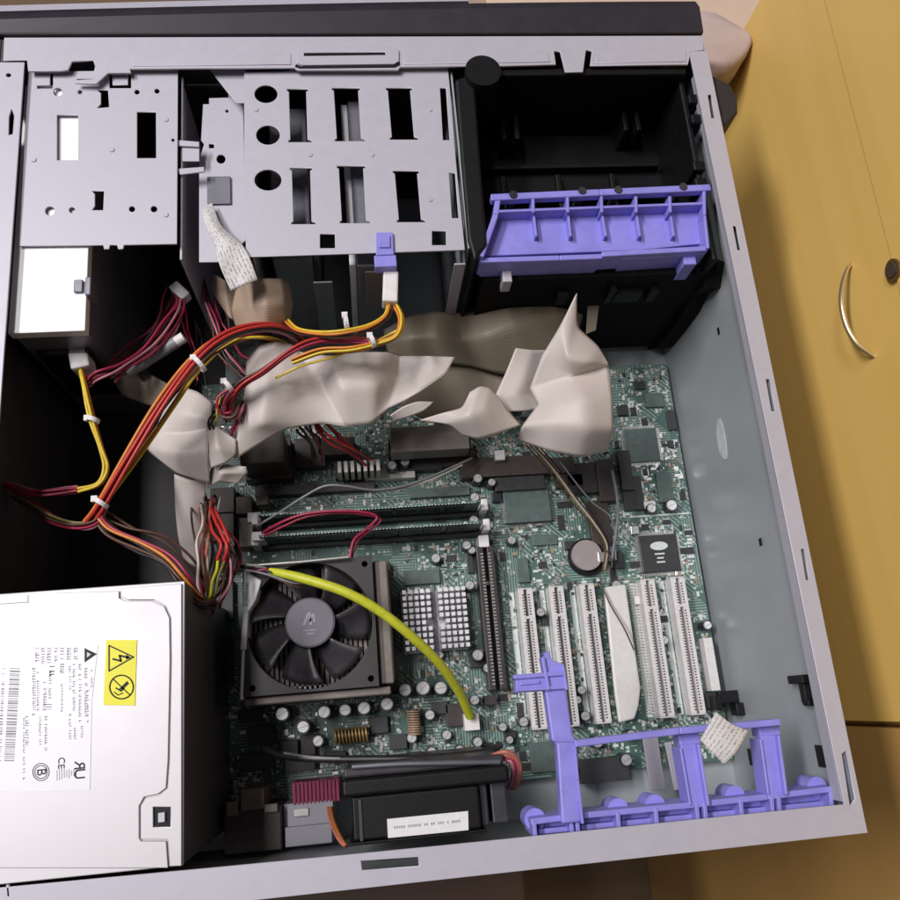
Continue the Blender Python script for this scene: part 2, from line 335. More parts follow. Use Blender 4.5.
# front rail with embossed latch plate and cut-outs
fr = plate('rail', poly([(4, 37.5), (703, 35.5), (703.8, 50.2), (691, 51.2), (688, 64.5), (590, 65.5), (592, 51), (586, 50), (583, 72), (565, 72), (560, 51.5), (554, 51), (556, 64.5), (500, 66), (400, 67), (398, 70), (297, 70), (294, 67.5), (130, 69), (131, 73), (108, 73), (96, 84), (75, 83), (76, 80), (92, 79), (95, 66), (93, 60), (72, 61.5), (68, 70), (60, 71), (28, 71), (27, 60), (3, 60.5)], 0),
      [], -1.2, 0, STEEL, case)
plate('rail_step', poly([(132, 55.5), (291, 54), (291, 65), (133, 66.5)], 0), [], .0, .35, STEEL, fr); plate('rail_step', poly([(404, 53), (548, 52), (550, 62.5), (404, 64.5)], 0), [], .0, .35, STEEL, fr); plate('rail_step', poly([(597, 52), (686, 51), (686, 62), (595, 63.5)], 0), [], .0, .35, STEEL, fr)
lp = plate('latch_plate', poly([(300, 48), (394, 46.5), (399, 50), (399, 61), (394, 64), (302, 65), (297, 62), (297, 52)], 1), [poly([(304, 53), (385, 52), (386, 55), (304, 56)], 1)], .2, 1.1, STEEL, fr)
MB().prism(poly([(303, 52), (386, 51), (387, 56), (303, 57)], .2), .00015, .0003).obj('slit', BLACK, fr)
MB().prism(poly([(296, 64), (302, 66.5), (394, 65.5), (400, 62), (400, 65), (395, 67.5), (300, 68.5), (295, 67)], .2), .0001, .0003).obj('slit', BLACK, fr)
bt = plate('rail', [V(-8.2, 10.8, 0)][:0] or [V(.2, -1.6, 0), V(.2, 3, 0), V(-8.1, 10.9, 0), V(-20, 11, 0), V(-188, 11.4, 0), V(-285, 12.2, 0), V(-390.2, 13.2, 0), V(-390.2, -1.6, 0)],
      [poly([(361, 861), (418, 857), (419, 866), (362, 870)], 0), poly([(6, 885), (9, 885), (10, 897), (7, 897)], 0)], -1.2, .1, STEEL, case)
# small folded lip on the rails
MB().bmm(-8.2, 12, -9, -7.4, 404, -1.3).obj('rail_lip', STEEL, case)
# wall details
def onwall(px, py, w, h, t, m, name, ang=0):
    p = PX(px, py, -2.0)
    o = MB().box((p.x-t*MM, p.y-w*MM/2, p.z-h*MM/2), (p.x-.0002, p.y+w*MM/2, p.z+h*MM/2)).obj(name, m, case)
    return o
onwall(719, 331, 4, 2.2, .5, BLACK, 'wall_hole'); onwall(761, 542, 4, 3, .5, BLACK, 'wall_hole')
onwall(751, 757, 9, 5, .5, BLACK, 'wall_hole'); onwall(821, 756, 10, 7, .5, BLACK, 'wall_hole')
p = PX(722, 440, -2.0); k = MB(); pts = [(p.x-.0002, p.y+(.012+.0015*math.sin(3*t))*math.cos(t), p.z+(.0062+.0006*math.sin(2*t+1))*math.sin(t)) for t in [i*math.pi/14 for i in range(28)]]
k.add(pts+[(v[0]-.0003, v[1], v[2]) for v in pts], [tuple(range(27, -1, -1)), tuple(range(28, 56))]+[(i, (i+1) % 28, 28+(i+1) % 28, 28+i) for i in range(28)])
k.obj('painted_reflection', GLARE, case)  # pale ellipse painting in the lamp's blurred reflection on the steel
q = PX(808, 686, -2.0)
k = MB(); k.box((q.x-.004, q.y-.008, q.z-.002), (q.x-.0002, q.y+.0025, q.z+.003)); k.box((q.x-.0055, q.y+.0015, q.z-.009), (q.x-.0002, q.y+.0055, q.z+.006)); k.box((q.x-.0045, q.y-.009, q.z+.000), (q.x-.0002, q.y-.006, q.z+.0055))
k.obj('clip', BLACK, case, bevel=.0006)
q = PX(738, 697, -2.0)
k = MB(); k.box((q.x-.012, q.y-.003, q.z-.003), (q.x-.0002, q.y+.004, q.z+.002)); k.box((q.x-.005, q.y-.010, q.z-.002), (q.x-.0002, q.y-.003, q.z+.007)); k.box((q.x-.016, q.y-.006, q.z-.004), (q.x-.011, q.y+.002, q.z+.003))
k.obj('clip', BLACK, case, bevel=.0006)
# bezel
bz = MB(); prof = [(428.2, 1.5), (445.5, 3), (452, 0), (457, -8), (459, -25), (459, -150), (452, -166), (428.2, -168)]
n = 12
secs = []
for i in range(n+1):
    t = i/n; x = -408+t*408; dy = -9.5*(1-t)**1.6
    secs.append([(x*MM, (y+(dy if y > 440 else 0))*MM, z*MM) for y, z in prof])
m_ = len(prof); vs = [v for s in secs for v in s]
bz.add(vs, [(i*m_+j, (i+1)*m_+j, (i+1)*m_+(j+1) % m_, i*m_+(j+1) % m_) for i in range(n) for j in range(m_)]+[tuple(range(m_)), tuple(range((n+1)*m_-1, n*m_-1, -1))])
bez = bz.obj('bezel', BEZEL, case, bevel=.0012)
tr = MB(); 
for i in range(n):
    a, bb = secs[i][2], secs[i+1][2]
    if i < 8: tr.hexa([(a[0], a[1]+.0012, .0005), (bb[0], bb[1]+.0012, .0005), (bb[0], bb[1]+.0065, -.001), (a[0], a[1]+.0065, -.001)], (0, 0, -.010))
tr.obj('trim_strip', STEEL, bez)
MB().box((-.408, .4285, -.15), (-.3915, .433, .0005)).obj('trim_strip', BEZEL, bez)
# bezel edge left side strip
MB().bmm(-396, -1, -130, -390.6, 427.5, -1.5).obj('edge_strip', BEZEL, case)
# rubber foot
ft = MB(); a = P(714, 85, -8); 
ft.prism([(.0004, .407), (.0055, .4035), (.0135, .398), (.016, .389), (.0145, .379), (.0004, .366)], -.036, -.006)
ft.obj('foot', RUBBER, case, bevel=.0012)
# 5.25 bay plate
z = -4
holes = [quad(57, 115, 78, 160, z), quad(137, 112, 156, 158, z), poly([(97, 90), (108, 90), (109, 107), (97, 108), (101, 104), (101, 93)], z), poly([(92, 191), (104, 191), (103, 210), (92, 210), (95, 206), (95, 194)], z)]
for (x, y, r) in ((58, 92, 4.5), (80, 92, 2.2), (137, 92, 2.5), (157, 91, 2.5), (50, 211, 4.8), (72, 210, 3), (132, 209, 3), (154, 209, 3.2), (173, 140, 1.6)):
    holes.append(circ(x, y, r, r*.95, z, 12))
holes.append(poly([(109, 74), (112, 74), (112.5, 85), (128, 85), (128, 73), (131, 73), (131, 88), (109.5, 88)], z))
holes.append(poly([(37, 85.5), (50, 85.5), (50, 73), (53, 73), (53, 88.5), (37, 88.5)], z))
holes.append(poly([(77, 79), (92, 79), (95, 72), (98, 72), (96, 83), (77, 83)], z))
plate('drive_bay_plate', poly([(28, 71.5), (178, 70), (177, 244), (124, 245), (123, 249), (118, 249), (117, 245), (110, 245), (109, 249), (104, 249), (103, 245), (19, 246)], z), holes, z-1.0, z, STEEL, case)
for (x, y) in ((34, 160), (166, 120), (166, 215), (112, 150), (256, 110), (430, 110), (430, 200), (310, 155), (372, 155)):
    q = P(x, y, -4); k = MB(); k.cyl(q, .0016, -.00405, -.0035, 14, r2=.0011); k.obj('rivet', STEEL, case)
# sunken middle bracket between the bays
z = -14
plate('bracket', poly([(203, 104), (209, 104), (209, 98), (243, 97), (246, 240), (222, 262), (199, 262), (199, 160), (204, 144), (201, 140)], z), [circ(221, 159, 4.5, 4.5, z, 12), quad(209, 144, 214, 148, z), circ(227, 111, 1.6, 1.6, z, 8)], z-1, z, STEEL, case)
plate('bracket', poly([(209, 68.5), (246, 68.5), (246, 103), (236, 103)], -6), [], -7, -6, STEEL, case)
tb = MB(); tb.prism(poly([(181, 145), (199, 145), (199, 160), (181, 160)], -6), -.008, -.007); tb.prism(poly([(175, 139), (199, 141), (199, 146), (176, 145)], -5), -.0065, -.0055); tb.prism(poly([(176, 168), (204, 166), (204, 171), (180, 174)], -5), -.0065, -.0055)
tb.obj('bracket_tab', STEEL, case, bevel=.0003)
p0, p1 = P(207, 177, -13), P(231, 204, -13)
MB().box((p0.x, p1.y, -.0133), (p1.x, p0.y, -.0125)).obj('adhesive_pad', STEEL_DK, case, bevel=.0005)
for x in (-298, -274):
    MB().bmm(x, 296, -130, x+1, 408, -8 if x == -298 else -16).obj('bay_wall', STEEL, case)
MB().bmm(-379.5, 404, -131, -270, 405, -10).obj('bay_back', BLACK, case)
# 3.5 cage plate
z = -4
holes = [circ(266, 94, 11.5, 8.8, z), circ(268, 135, 11.8, 9.6, z), circ(268, 180, 13.5, 10.4, z)]
for (x0, y0, x1, y1, dx) in ((289, 89, 306, 142, 1.5), (292, 168, 310, 224, 1.5), (334, 88, 358, 141, 3), (339, 166, 363, 223, 3), (388, 88, 410, 139.5, 4), (395, 171, 417, 222, 4)):
    holes.append(poly([(x0-2, y0), (x1+2, y0), (x1+2, y0+1.6), (x1, y0+2.5), (x1+dx, y1-2.5), (x1+dx+4, y1-1.6), (x1+dx+4, y1), (x0+dx-2, y1), (x0+dx-2, y1-1.5), (x0+dx, y1-2.5), (x0, y0+2.5), (x0-2, y0+1.6)], z))
holes.append(poly([(440, 88), (446, 88), (449.5, 140), (443, 140)], z)); holes.append(poly([(449, 173), (455, 173), (458.5, 218), (452, 218)], z))
holes += [quad(320, 234, 335, 248, z), quad(432, 231, 446, 245, z)]
plate('drive_cage_plate', poly([(244, 72), (286, 71), (293, 68.8), (448, 67.5), (451, 98), (456, 160), (465, 250), (246, 257), (244, 170)], z), holes, z-1, z, STEEL, case)
for px in (250, 459):
    a = P(px, 160, -6).x
    MB().box((a, .296, -.130), (a+.001, .408, -.0055)).obj('cage_wall', STEEL_IN, case)
MB().bmm(-266, 409, -131, -152, 410, -8).obj('cage_back', BLACK, case)
a = P(452, 275, -25); MB().box((a.x, a.y-.001, -.075), (a.x+.006, a.y, -.012)).obj('cage_tab', STEEL, case, bevel=.0003)
a = P(322, 290, -30); MB().box((a.x-.004, a.y-.001, -.110), (a.x+.006, a.y, -.02)).obj('cage_tab', STEEL_DK, case, bevel=.0003)

# ================================================================ DRIVES
od = thing('optical_drive', 'bright steel disc drive in the upper left bay, its rear end sticking out', 'disc drive', V(-361, 330, -131))
MB().bmm(-378.8, 257.5, -12.3, -342.6, 402, -6.2).obj('cover', BRIGHT, od, bevel=.0004)
MB().bmm(-378.2, 259, -131, -343.2, 401.5, -12.5).obj('body', STEEL_DK, od)
sk = MB(); q = P(81, 286, -5)
sk.box((q.x-.0035, q.y-.0035, -.0061), (q.x+.001, q.y+.0035, -.0045)); sk.box((q.x+.0018, q.y-.005, -.016), (q.x+.0048, q.y+.005, -.0048))
sk.obj('clip', STEEL_DK, od, bevel=.0006)
MB().bmm(-374, 256.2, -90, -348, 258.8, -30).obj('rear_panel', BLACK, od)
hd = thing('hard_drive', 'silver grey hard drive standing on edge inside the drive cage', 'hard drive', V(-195, 345, -125))
a, bq = P(345, 120, -14), P(384, 120, -14)
y0 = P(366, 268, -18).y
MB().box((a.x+.002, y0, -.116), (bq.x, .398, -.016)).obj('body', STEEL_DK, hd, bevel=.0008)
MB().box((a.x-.002, y0+.002, -.116), (a.x+.0018, .397, -.018)).obj('top_cover', BRIGHT, hd, bevel=.0006)
MB().box((a.x+.006, y0-.0015, -.06), (bq.x-.004, y0-.0002, -.02)).obj('socket', HEATS, hd, bevel=.0006)
hd2 = thing('hard_drive', 'dark hard drive at the left of the drive cage behind the tan ribbon', 'hard drive', V(-240, 345, -125))
MB().bmm(-253, 302, -118, -232, 398, -22).obj('body', STEEL_DK, hd2, bevel=.0008)
MB().bmm(-231.5, 303, -118, -229, 397, -26).obj('circuit_board', CHIP, hd2)
# blue retaining clip
bc = thing('cage_clip', 'small periwinkle blue plastic clip on the lower edge of the drive cage', 'clip', P(385, 250, -4))
MB().prism(poly([(376, 233), (393, 233), (394, 255), (376, 256)], -3), -.0039, -.0022).obj('tab', BLUE, bc, bevel=.0004)
MB().prism(poly([(379, 236), (390, 236), (390, 248), (379, 248)], -2), -.0021, -.0012).obj('button', BLUE, bc, bevel=.0003)
MB().prism(poly([(374, 256.2), (396, 255.5), (397, 267), (375, 268)], -4), -.010, -.0030).obj('lip', BLUE, bc, bevel=.0005)

# ================================================================ FAN SHROUD (black) AND FRONT CARD GUIDE (blue)
sh = thing('fan_shroud', 'black plastic front fan shroud in the upper right corner of the case', 'fan shroud', V(-80, 340, -125))
k = MB()
xl = P(470, 160, -8).x*1000
k.bmm(xl, 303, -62, -14, 403, -57)
k.obj('back_panel', BLACK, sh)
MB().bmm(xl+3, 286.5, -124.5, -12, 291.5, -24).obj('rear_face', MATTE, sh)
yz = [PX(x, y, -4) for x, y in ((694, 250), (722, 262), (718, 287), (706, 294), (697, 312), (684, 330), (670, 347), (655, 350))]
k = MB(); n_ = len(yz); k.add([(-.0026, p.y, p.z) for p in yz]+[(-.0125, p.y, p.z) for p in yz], [tuple(range(n_)), tuple(range(2*n_-1, n_-1, -1))]+[(i, (i+1) % n_, n_+(i+1) % n_, n_+i) for i in range(n_)])
k.obj('dark_side_piece', MATTE, sh)  # flat black piece by the right wall with a diagonal edge
k = MB()
for (px, py, w_, h_) in ((560, 275, 10, 8), (625, 268, 26, 6), (655, 300, 8, 20), (612, 300, 6, 40)):
    q = P(px, py, -40); s_ = sc(px, py, -40); k.box((q.x-w_*s_/2, .283, q.z-.01), (q.x+w_*s_/2, .2864, q.z+h_*s_/4)); k.obj('moulded_rib', BLACK, sh); k = MB()
q = P(636, 289, -45); k = MB(); k.prism([(q.x-.006, q.y+.001), (q.x+.001, q.y+.003), (q.x+.005, q.y-.002), (q.x-.002, q.y-.003)], q.z-.003, q.z); k.obj('highlight_tip', GLUE, sh, bevel=.0008)  # white colour paints in the highlight of a clear plastic piece
w = MB(); w.prism(poly([(455, 80), (474, 74), (478, 130), (487, 245), (474, 262), (468, 240), (461, 160)], -4), -.124, -.003); w.obj('side_face', BLACK, sh, bevel=.0015)
w = MB(); w.prism([(-.0155, .287), (-.0155, .404), (-.0122, .404), (-.0122, .287)], -.07, -.010); w.obj('side_face', BLACK, sh, bevel=.001)
w = MB()
for (x, y) in ((697, 98), (700, 118), (702, 165), (704, 182)):
    q = P(x, y, -6); MB().box((q.x-.005, q.y-.003, -.02), (q.x+.002, q.y+.003, -.006)).obj('edge_tab', BLACK, sh, bevel=.001)
w = MB(); w.bmm(xl+2, 403.2, -124, -13, 408, -3); w.obj('front_face', BLACK, sh, bevel=.001)
q = P(483, 71, 1); MB().cyl(q, 18*sc(483, 71, 1), -.03, .0015, 28).obj('round_boss', BLACK, sh, bevel=.0012, seg=3)
for (x, y) in ((507, 120), (627, 112)):
    q = P(x, y, -40)
    w = MB(); w.box((q.x-.005, q.y-.016, -.056), (q.x-.002, q.y+.008, -.036)); w.box((q.x+.003, q.y-.016, -.056), (q.x+.006, q.y+.008, -.036)); w.box((q.x-.002, q.y-.006, -.056), (q.x+.003, q.y+.002, -.045))
    w.obj('latch', BLACK, sh, bevel=.0008)
w = MB()
for yy in (375, 352, 330): w.bmm(xl+14, yy, -57, -18, yy+3, -50)
for xx in (-118, -84, -50): w.bmm(xx, 304, -57, xx+3, 372, -52)
w.obj('rib', BLACK, sh, bevel=.0006)
w = MB()
for (x, y) in ((513, 195), (582, 191), (618, 190), (683, 187)):
    q = P(x, y, -4); MB().cyl(q, .0022, -.03, -.0032, 12).obj('peg', FANP, sh, bevel=.0004)

g = thing('card_guide', 'periwinkle blue ribbed card guide across the black fan shroud', 'card guide', P(590, 225, -20))
zt = -4
k = MB(); k.prism(poly([(497, 214), (705, 205), (706, 207), (708, 243), (640, 250), (484, 256), (479, 254)], zt-9), -.0160, -.0130); k.obj('floor_panel', BLUE, g, bevel=.0006)
def bar(mb, pts, w, z0, z1):       # flat bar through photo points
    q = [P(x, y, z1) for x, y in pts]
    for a, b2 in zip(q, q[1:]):
        d = (b2-a); d.z = 0; nn = Vector((-d.y, d.x, 0)).normalized()*w*MM/2
        mb.prism([a-nn, b2-nn, b2+nn, a+nn], z0*MM, z1*MM)
k = MB(); bar(k, [(491, 197), (600, 192), (711, 187)], 4.0, -9, zt); k.obj('rim', BLUE, g, bevel=.0006)
k = MB(); bar(k, [(499, 211), (600, 207), (705, 203)], 1.6, -16, zt-1); k.obj('rib', BLUE, g, bevel=.0004)
k = MB(); bar(k, [(479, 260), (560, 257.5), (602, 256)], 3.0, -22, -8.2); bar(k, [(602, 254), (708, 248)], 3, -22, -7.0); k.obj('rim', BLUE, g, bevel=.0006)
k = MB(); bar(k, [(482, 263.5), (600, 259.5)], 1.6, -24, -10.5); bar(k, [(622, 258), (704, 253)], 1.6, -24, -10.5); k.obj('flange', BLUE, g, bevel=.0003)
k = MB(); bar(k, [(498, 199), (496, 214), (481, 256)], 3.0, -22, zt-.6); k.obj('end_wall', BLUE, g, bevel=.0006)
k = MB(); bar(k, [(704.5, 190), (705, 215), (708.5, 248)], 1.8, -20, zt-.6); k.obj('end_wall', BLUE, g, bevel=.0006)
for x0, x1 in ((533, 535.5), (567.5, 570), (601.5, 605), (636, 639), (670, 673)):
    k = MB(); bar(k, [(x0, 196), (x0+.5, 212)], 1.6, -14, zt-.5); bar(k, [(x0+.5, 211), (x1+1, 236)], 1.3, -13.2, zt-4); k.obj('rib', BLUE, g, bevel=.0003)
k = MB()
q = P(507, 268, -14); k.box((q.x-.002, q.y-.006, -.03), (q.x+.003, q.y+.003, -.018)); k.obj('foot', STEEL, g, bevel=.0005); k = MB(); q = P(690, 256, -10); k.box((q.x-.003, q.y-.004, -.03), (q.x+.004, q.y+.002, -.012)); k.obj('foot', BLUE, g, bevel=.0005)

# ================================================================ MOTHERBOARD
BT = -125
mb = thing('motherboard', 'green motherboard crowded with slots and chips on the floor of the case', 'circuit board', V(-155, 145, -130))
plate('board', [V(-309, 22.5, 0), V(-4.6, 22.5, 0), V(-4.6, 273.5, 0), V(-309, 273.5, 0)], [circ(700, 372, 0, 0, BT, 3)][:0], -126.8, BT, PCB, mb)
k = MB()
for (x, y) in ((-300, 30), (-160, 30), (-12, 30), (-300, 180), (-12, 180), (-160, 180), (-12, 266), (-300, 266)): k.cyl(V(x, y, 0), .003, -.1329, -.1269, 10)
k.obj('standoff', GOLD, mb)
OCC = []
def occ(x0, y0, x1, y1): OCC.append((x0, y0, x1, y1))
def bx(name, cx, cy, w, h, ztop, m, parent=mb, bevel=.0003, zbot=BT, reg=True, **kw):   # w,h in photo pixels
    q = P(cx, cy, ztop); s = sc(cx, cy, ztop); hw, hh = w*s/2, h*s/2
    if reg: occ(q.x-hw, q.y-hh, q.x+hw, q.y+hh)
    return MB().box((q.x-hw, q.y-hh, zbot*MM+.00005), (q.x+hw, q.y+hh, ztop*MM)).obj(name, m, parent, bevel=bevel, **kw)
# --- PCI slots
PITCH = 20.32*.9268; LEN = 84.6*.9329; X0 = -118.87; Y0 = 50.21
def pci_mesh():
    k = MB(); L2 = LEN
    k.bmm(-4.5, 0, .05, -1.0, L2, 11.2); k.bmm(1.0, 0, .05, 4.5, L2, 11.2); k.bmm(-1.0, 0.01, .05, 1.0, L2-.01, 4)
    k.bmm(-4.48, -.8, .06, 4.48, 0, 11); k.bmm(-4.48, L2, .06, 4.48, L2+.8, 11); k.bmm(-1.0, L2*.78, 4, 1.0, L2*.78+1.6, 11)
    return k.mesh('pci')
def pci_pins():
    k = MB(); n = 46
    for i in range(n):
        y = 2+i*(LEN-4)/n
        if abs(y-LEN*.785) < 1.6: continue
        k.bmm(-2.3, y, 11.2, -1.25, y+.75, 11.35); k.bmm(1.25, y, 11.2, 2.3, y+.75, 11.35)
    return k.mesh('pins')
SL = MB(); sm, pm = pci_mesh(), pci_pins(); sm.materials.append(SLOTW); pm.materials.append(CHIP)
for i in (0, 1, 2, 4, 5):
    o = bpy.data.objects.new('expansion_slot', sm); COL.objects.link(o); o.parent = mb; o.location = V(X0+i*PITCH, Y0, BT)-WL[mb]
    bv = o.modifiers.new('bevel', 'BEVEL'); bv.width = .0003; bv.segments = 1; bv.limit_method = 'ANGLE'
    o2 = bpy.data.objects.new('contact_row', pm); COL.objects.link(o2); o2.parent = o
    occ((X0+i*PITCH-4.6)*MM, Y0*MM, (X0+i*PITCH+4.6)*MM, (Y0+LEN)*MM); SL.box(((X0+i*PITCH-8.4)*MM, Y0*MM, -.12497), ((X0+i*PITCH-5.2)*MM, (Y0+LEN)*MM, -.1249))
SL.obj('slot_outline', SILK, mb)['kind'] = 'stuff'
# cream strip over the fourth place
s4 = MB(); s4.prism(poly([(604, 587), (626, 584), (634, 640), (641, 688), (639, 706), (635, 719), (619, 723), (614.5, 690), (609.5, 640)], -114), -.1165, -.114)
s4.obj('slot_cover', CREAM, bevel=.0012, label='flat cream strip between the white expansion slots', cat='slot cover')
occ((X0+3*PITCH-6)*MM, Y0*MM, (X0+3*PITCH+6)*MM, (Y0+LEN)*MM)
# dotted contact strip next to it
k = MB(); 
for i in range(44):
    for dx in (0, 1.9, 3.8):
        q = V(X0+3*PITCH+9.6+dx, Y0+2+i*1.75, BT); k.box((q.x, q.y, q.z), (q.x+.0011, q.y+.001, q.z+.0012))
k.obj('pin_field', TIN, mb); occ((X0+3*PITCH+8)*MM, Y0*MM, (X0+3*PITCH+15)*MM, (Y0+LEN)*MM)
# --- AGP slot
a0, a1 = P(496, 690, -112), P(487, 546, -112)
k = MB(); x = (a0.x+a1.x)/2
k.box((x-.0052, a0.y, -.12495), (x-.0012, a1.y, -.112)); k.box((x+.0012, a0.y, -.12495), (x+.0052, a1.y, -.112)); k.box((x-.0012, a0.y+.0001, -.12495), (x+.0012, a1.y-.0001, -.119)); k.box((x-.0012, a0.y+(a1.y-a0.y)*.72, -.119), (x+.0012, a0.y+(a1.y-a0.y)*.75, -.1122))
k.obj('graphics_slot', AGP, mb, bevel=.0004); occ(x-.007, a0.y, x+.007, a1.y)
k = MB()
for i in range(40):
    y = a0.y+.003+i*(a1.y-a0.y-.006)/40; k.box((x-.0031, y, -.112), (x-.0014, y+.0008, -.1118)); k.box((x+.0014, y, -.112), (x+.0031, y+.0008, -.1118))
k.obj('contact_row', TIN, mb)
bx('slot_latch', 484, 541, 10, 12, -112, GLUE); bx('slot_latch', 491, 700, 12, 9, -113, AGP)
# --- memory sockets + modules
mods = []
for (xa, ya, xb, yb) in ((262, 522, 478, 511), (262, 543, 480, 530)):
    A, B = P(xa, ya, -118), P(xb, yb, -118); yc = (A.y+B.y)/2
    k = MB(); k.box((A.x, yc-.0037, -.12495), (B.x, yc-.0012, -.117)); k.box((A.x, yc+.0012, -.12495), (B.x, yc+.0037, -.117)); k.box((A.x+.0001, yc-.0012, -.12495), (B.x-.0001, yc+.0012, -.122))
    so = k.obj('memory_socket', CHIP, mb, bevel=.0003); occ(A.x-.006, yc-.005, B.x+.006, yc+.005)
    for xx in (A.x-.0045, B.x+.0003):
        kk = MB(); kk.box((xx, yc-.0035, -.1249), (xx+.0042, yc+.0035, -.104)); kk.obj('latch', GLUE, so, bevel=.0008)
    mods.append((A.x+.001, B.x-.001, yc))
for i, (xa, xb, yc) in enumerate(mods):
    t = thing('memory_module', ('memory module in the rear socket, nearest the processor fan', 'memory module in the front socket, nearer the ribbon cables')[1-i], 'memory module', Vector(((xa+xb)/2, yc, -.1215)), 'memory modules in the sockets')
    MB().box((xa, yc-.0006, -.1218), (xb, yc+.0006, -.0945)).obj('board', PCB, t)
    for j in range(8):
        x = xa+.008+j*(xb-xa-.014)/8
        MB().box((x, yc-.0017, -.114), (x+(xb-xa)/11.5, yc-.00065, -.0975)).obj('memory_chip', CHIP, t, bevel=.0002)
    k = MB()
    for j in range(64):
        x = xa+.002+j*(xb-xa-.004)/64; k.box((x, yc-.0009, -.0953), (x+.0009, yc-.0005, -.0944))
    k.obj('contact_row', SILK, t)
# --- chipset heatsink
hq = P(436, 618, -106); s = sc(436, 618, -106); W2, H2 = 33*s, 31*s
k = MB(); k.box((hq.x-W2, hq.y-H2, -.1225), (hq.x+W2, hq.y+H2, -.1195))
for i in range(11):
    for j in range(10):
        if i == 5 or (j in (4,) and 4 <= i <= 6): continue
        x = hq.x-W2+.0006+i*2*W2/11; y = hq.y-H2+.0006+j*2*H2/10; k.box((x, y, -.1196), (x+W2*.112, y+H2*.125, -.106))
k.box((hq.x-W2*.92, hq.y-H2*.92, -.12495), (hq.x+W2*.92, hq.y+H2*.92, -.1224)); 
hs = k.obj('chipset_heatsink', ALU, mb); occ(hq.x-W2, hq.y-H2, hq.x+W2, hq.y+H2)
MB().box((hq.x-.0012, hq.y-H2*1.15, -.1196), (hq.x+.0012, hq.y+H2*1.1, -.1165)).obj('spring_clip', STEEL_DK, hs, bevel=.0003)
bx('chip', 422, 577, 36, 14, -122, CHIPG)
# --- chips, connectors
CH = [(527, 503, 46, 38, -120, CHIPG), (545, 540, 25, 10, -123, CHIPG), (660, 553, 38, 36, -121.5, CHIP), (633, 493, 20, 34, -122, CHIP), (665, 487, 14, 30, -122, CHIPG), (642, 445, 33, 34, -122.5, CHIPG),
      (543, 757, 25, 28, -122, CHIPG), (523, 570, 12, 24, -122, CHIPG), (600, 522, 20, 44, -120, BROWNP), (582, 478, 30, 30, -118, AGP), (607, 480, 18, 42, -117, BROWNP),
      (505, 466, 88, 20, -116, BROWNP), (520, 483, 50, 14, -117, CHIP), (712, 664, 9, 50, -115, SLOTW), (715, 700, 20, 14, -118, CHIP),
      (605, 770, 50, 22, -116, CHIP), (650, 505, 12, 8, -122, TIN), (660, 515, 60, 2, -124, SILK), (497, 497, 10, 9, -120, CAPB), (570, 545, 10, 8, -122, CHIP),
      (655, 400, 18, 14, -123, CHIPG), (640, 385, 10, 8, -123, CHIP), (672, 420, 8, 20, -123, CHIP), (623, 410, 10, 10, -122, CHIP), (390, 473, 50, 12, -118, CREAM), (352, 470, 34, 16, -117, BROWNP), (440, 525, 14, 8, -120, CHIP), (455, 715, 18, 22, -119, AGP), (470, 560, 6, 26, -122, CHIP), (590, 600, 5, 8, -121, CHIP), (510, 735, 12, 8, -122, CHIP), (480, 660, 20, 14, -121, CHIP),
      (262, 735, 26, 18, -117, CHIP), (288, 748, 20, 14, -118, CHIP), (256, 762, 34, 16, -116, AGP), (300, 764, 30, 14, -117, CHIP), (250, 716, 22, 12, -118, AGP), (308, 745, 14, 20, -118, BROWNP), (335, 757, 22, 10, -118, CHIP), (226, 540, 16, 60, -114, AGP), (222, 500, 24, 26, -112, BROWNP), (244, 505, 16, 18, -112, BROWNP), (226, 600, 14, 40, -118, CHIP), (224, 660, 16, 50, -118, AGP), (378, 725, 20, 16, -119, CHIP), (398, 742, 18, 14, -120, CHIP), (440, 708, 16, 12, -119, CHIP),
      (268, 458, 46, 44, -112, BROWNP), (262, 442, 20, 10, -104, HEATS), (310, 452, 30, 30, -115, AGP), (340, 446, 30, 18, -112, BROWNP), (285, 490, 60, 10, -117, AGP), (330, 488, 90, 8, -118, BROWNP), (420, 462, 44, 16, -116, AGP), (455, 455, 30, 22, -117, BROWNP), (440, 492, 60, 9, -121, CHIPG), (545, 466, 60, 16, -117, BROWNP), (570, 480, 26, 12, -118, AGP), (626, 470, 12, 40, -119, AGP),
      (545, 620, 5, 10, -121, CHIP), (617, 560, 14, 16, -122, CHIP), (640, 600, 10, 8, -121, GLUE), (635, 530, 8, 8, -122, TIN), (500, 455, 10, 10, -112, GLUE)]
for cx, cy, w, h, zt_, m in CH:
    bx('connector' if m in (BROWNP, AGP, SLOTW, CREAM) else 'chip', cx, cy, w, h, zt_, m)
# chip with light mark
q = P(660, 553, -121.5); s = sc(660, 553, -121.5)
k = MB(); pts = [(q.x+8.5*s*math.cos(t*math.pi/12)*(1.05), q.y+7*s+4.2*s*math.sin(t*math.pi/12)) for t in range(24)]
k.prism(pts, -.12145, -.1214)
for i, w in enumerate((9, 6, 7.5)): k.box((q.x-w*s*.6, q.y-(1.5+i*4.0)*s, -.12145), (q.x+w*s*.5, q.y-(0+i*4.0)*s, -.1214))
k.obj('printed_mark', SILK, mb)
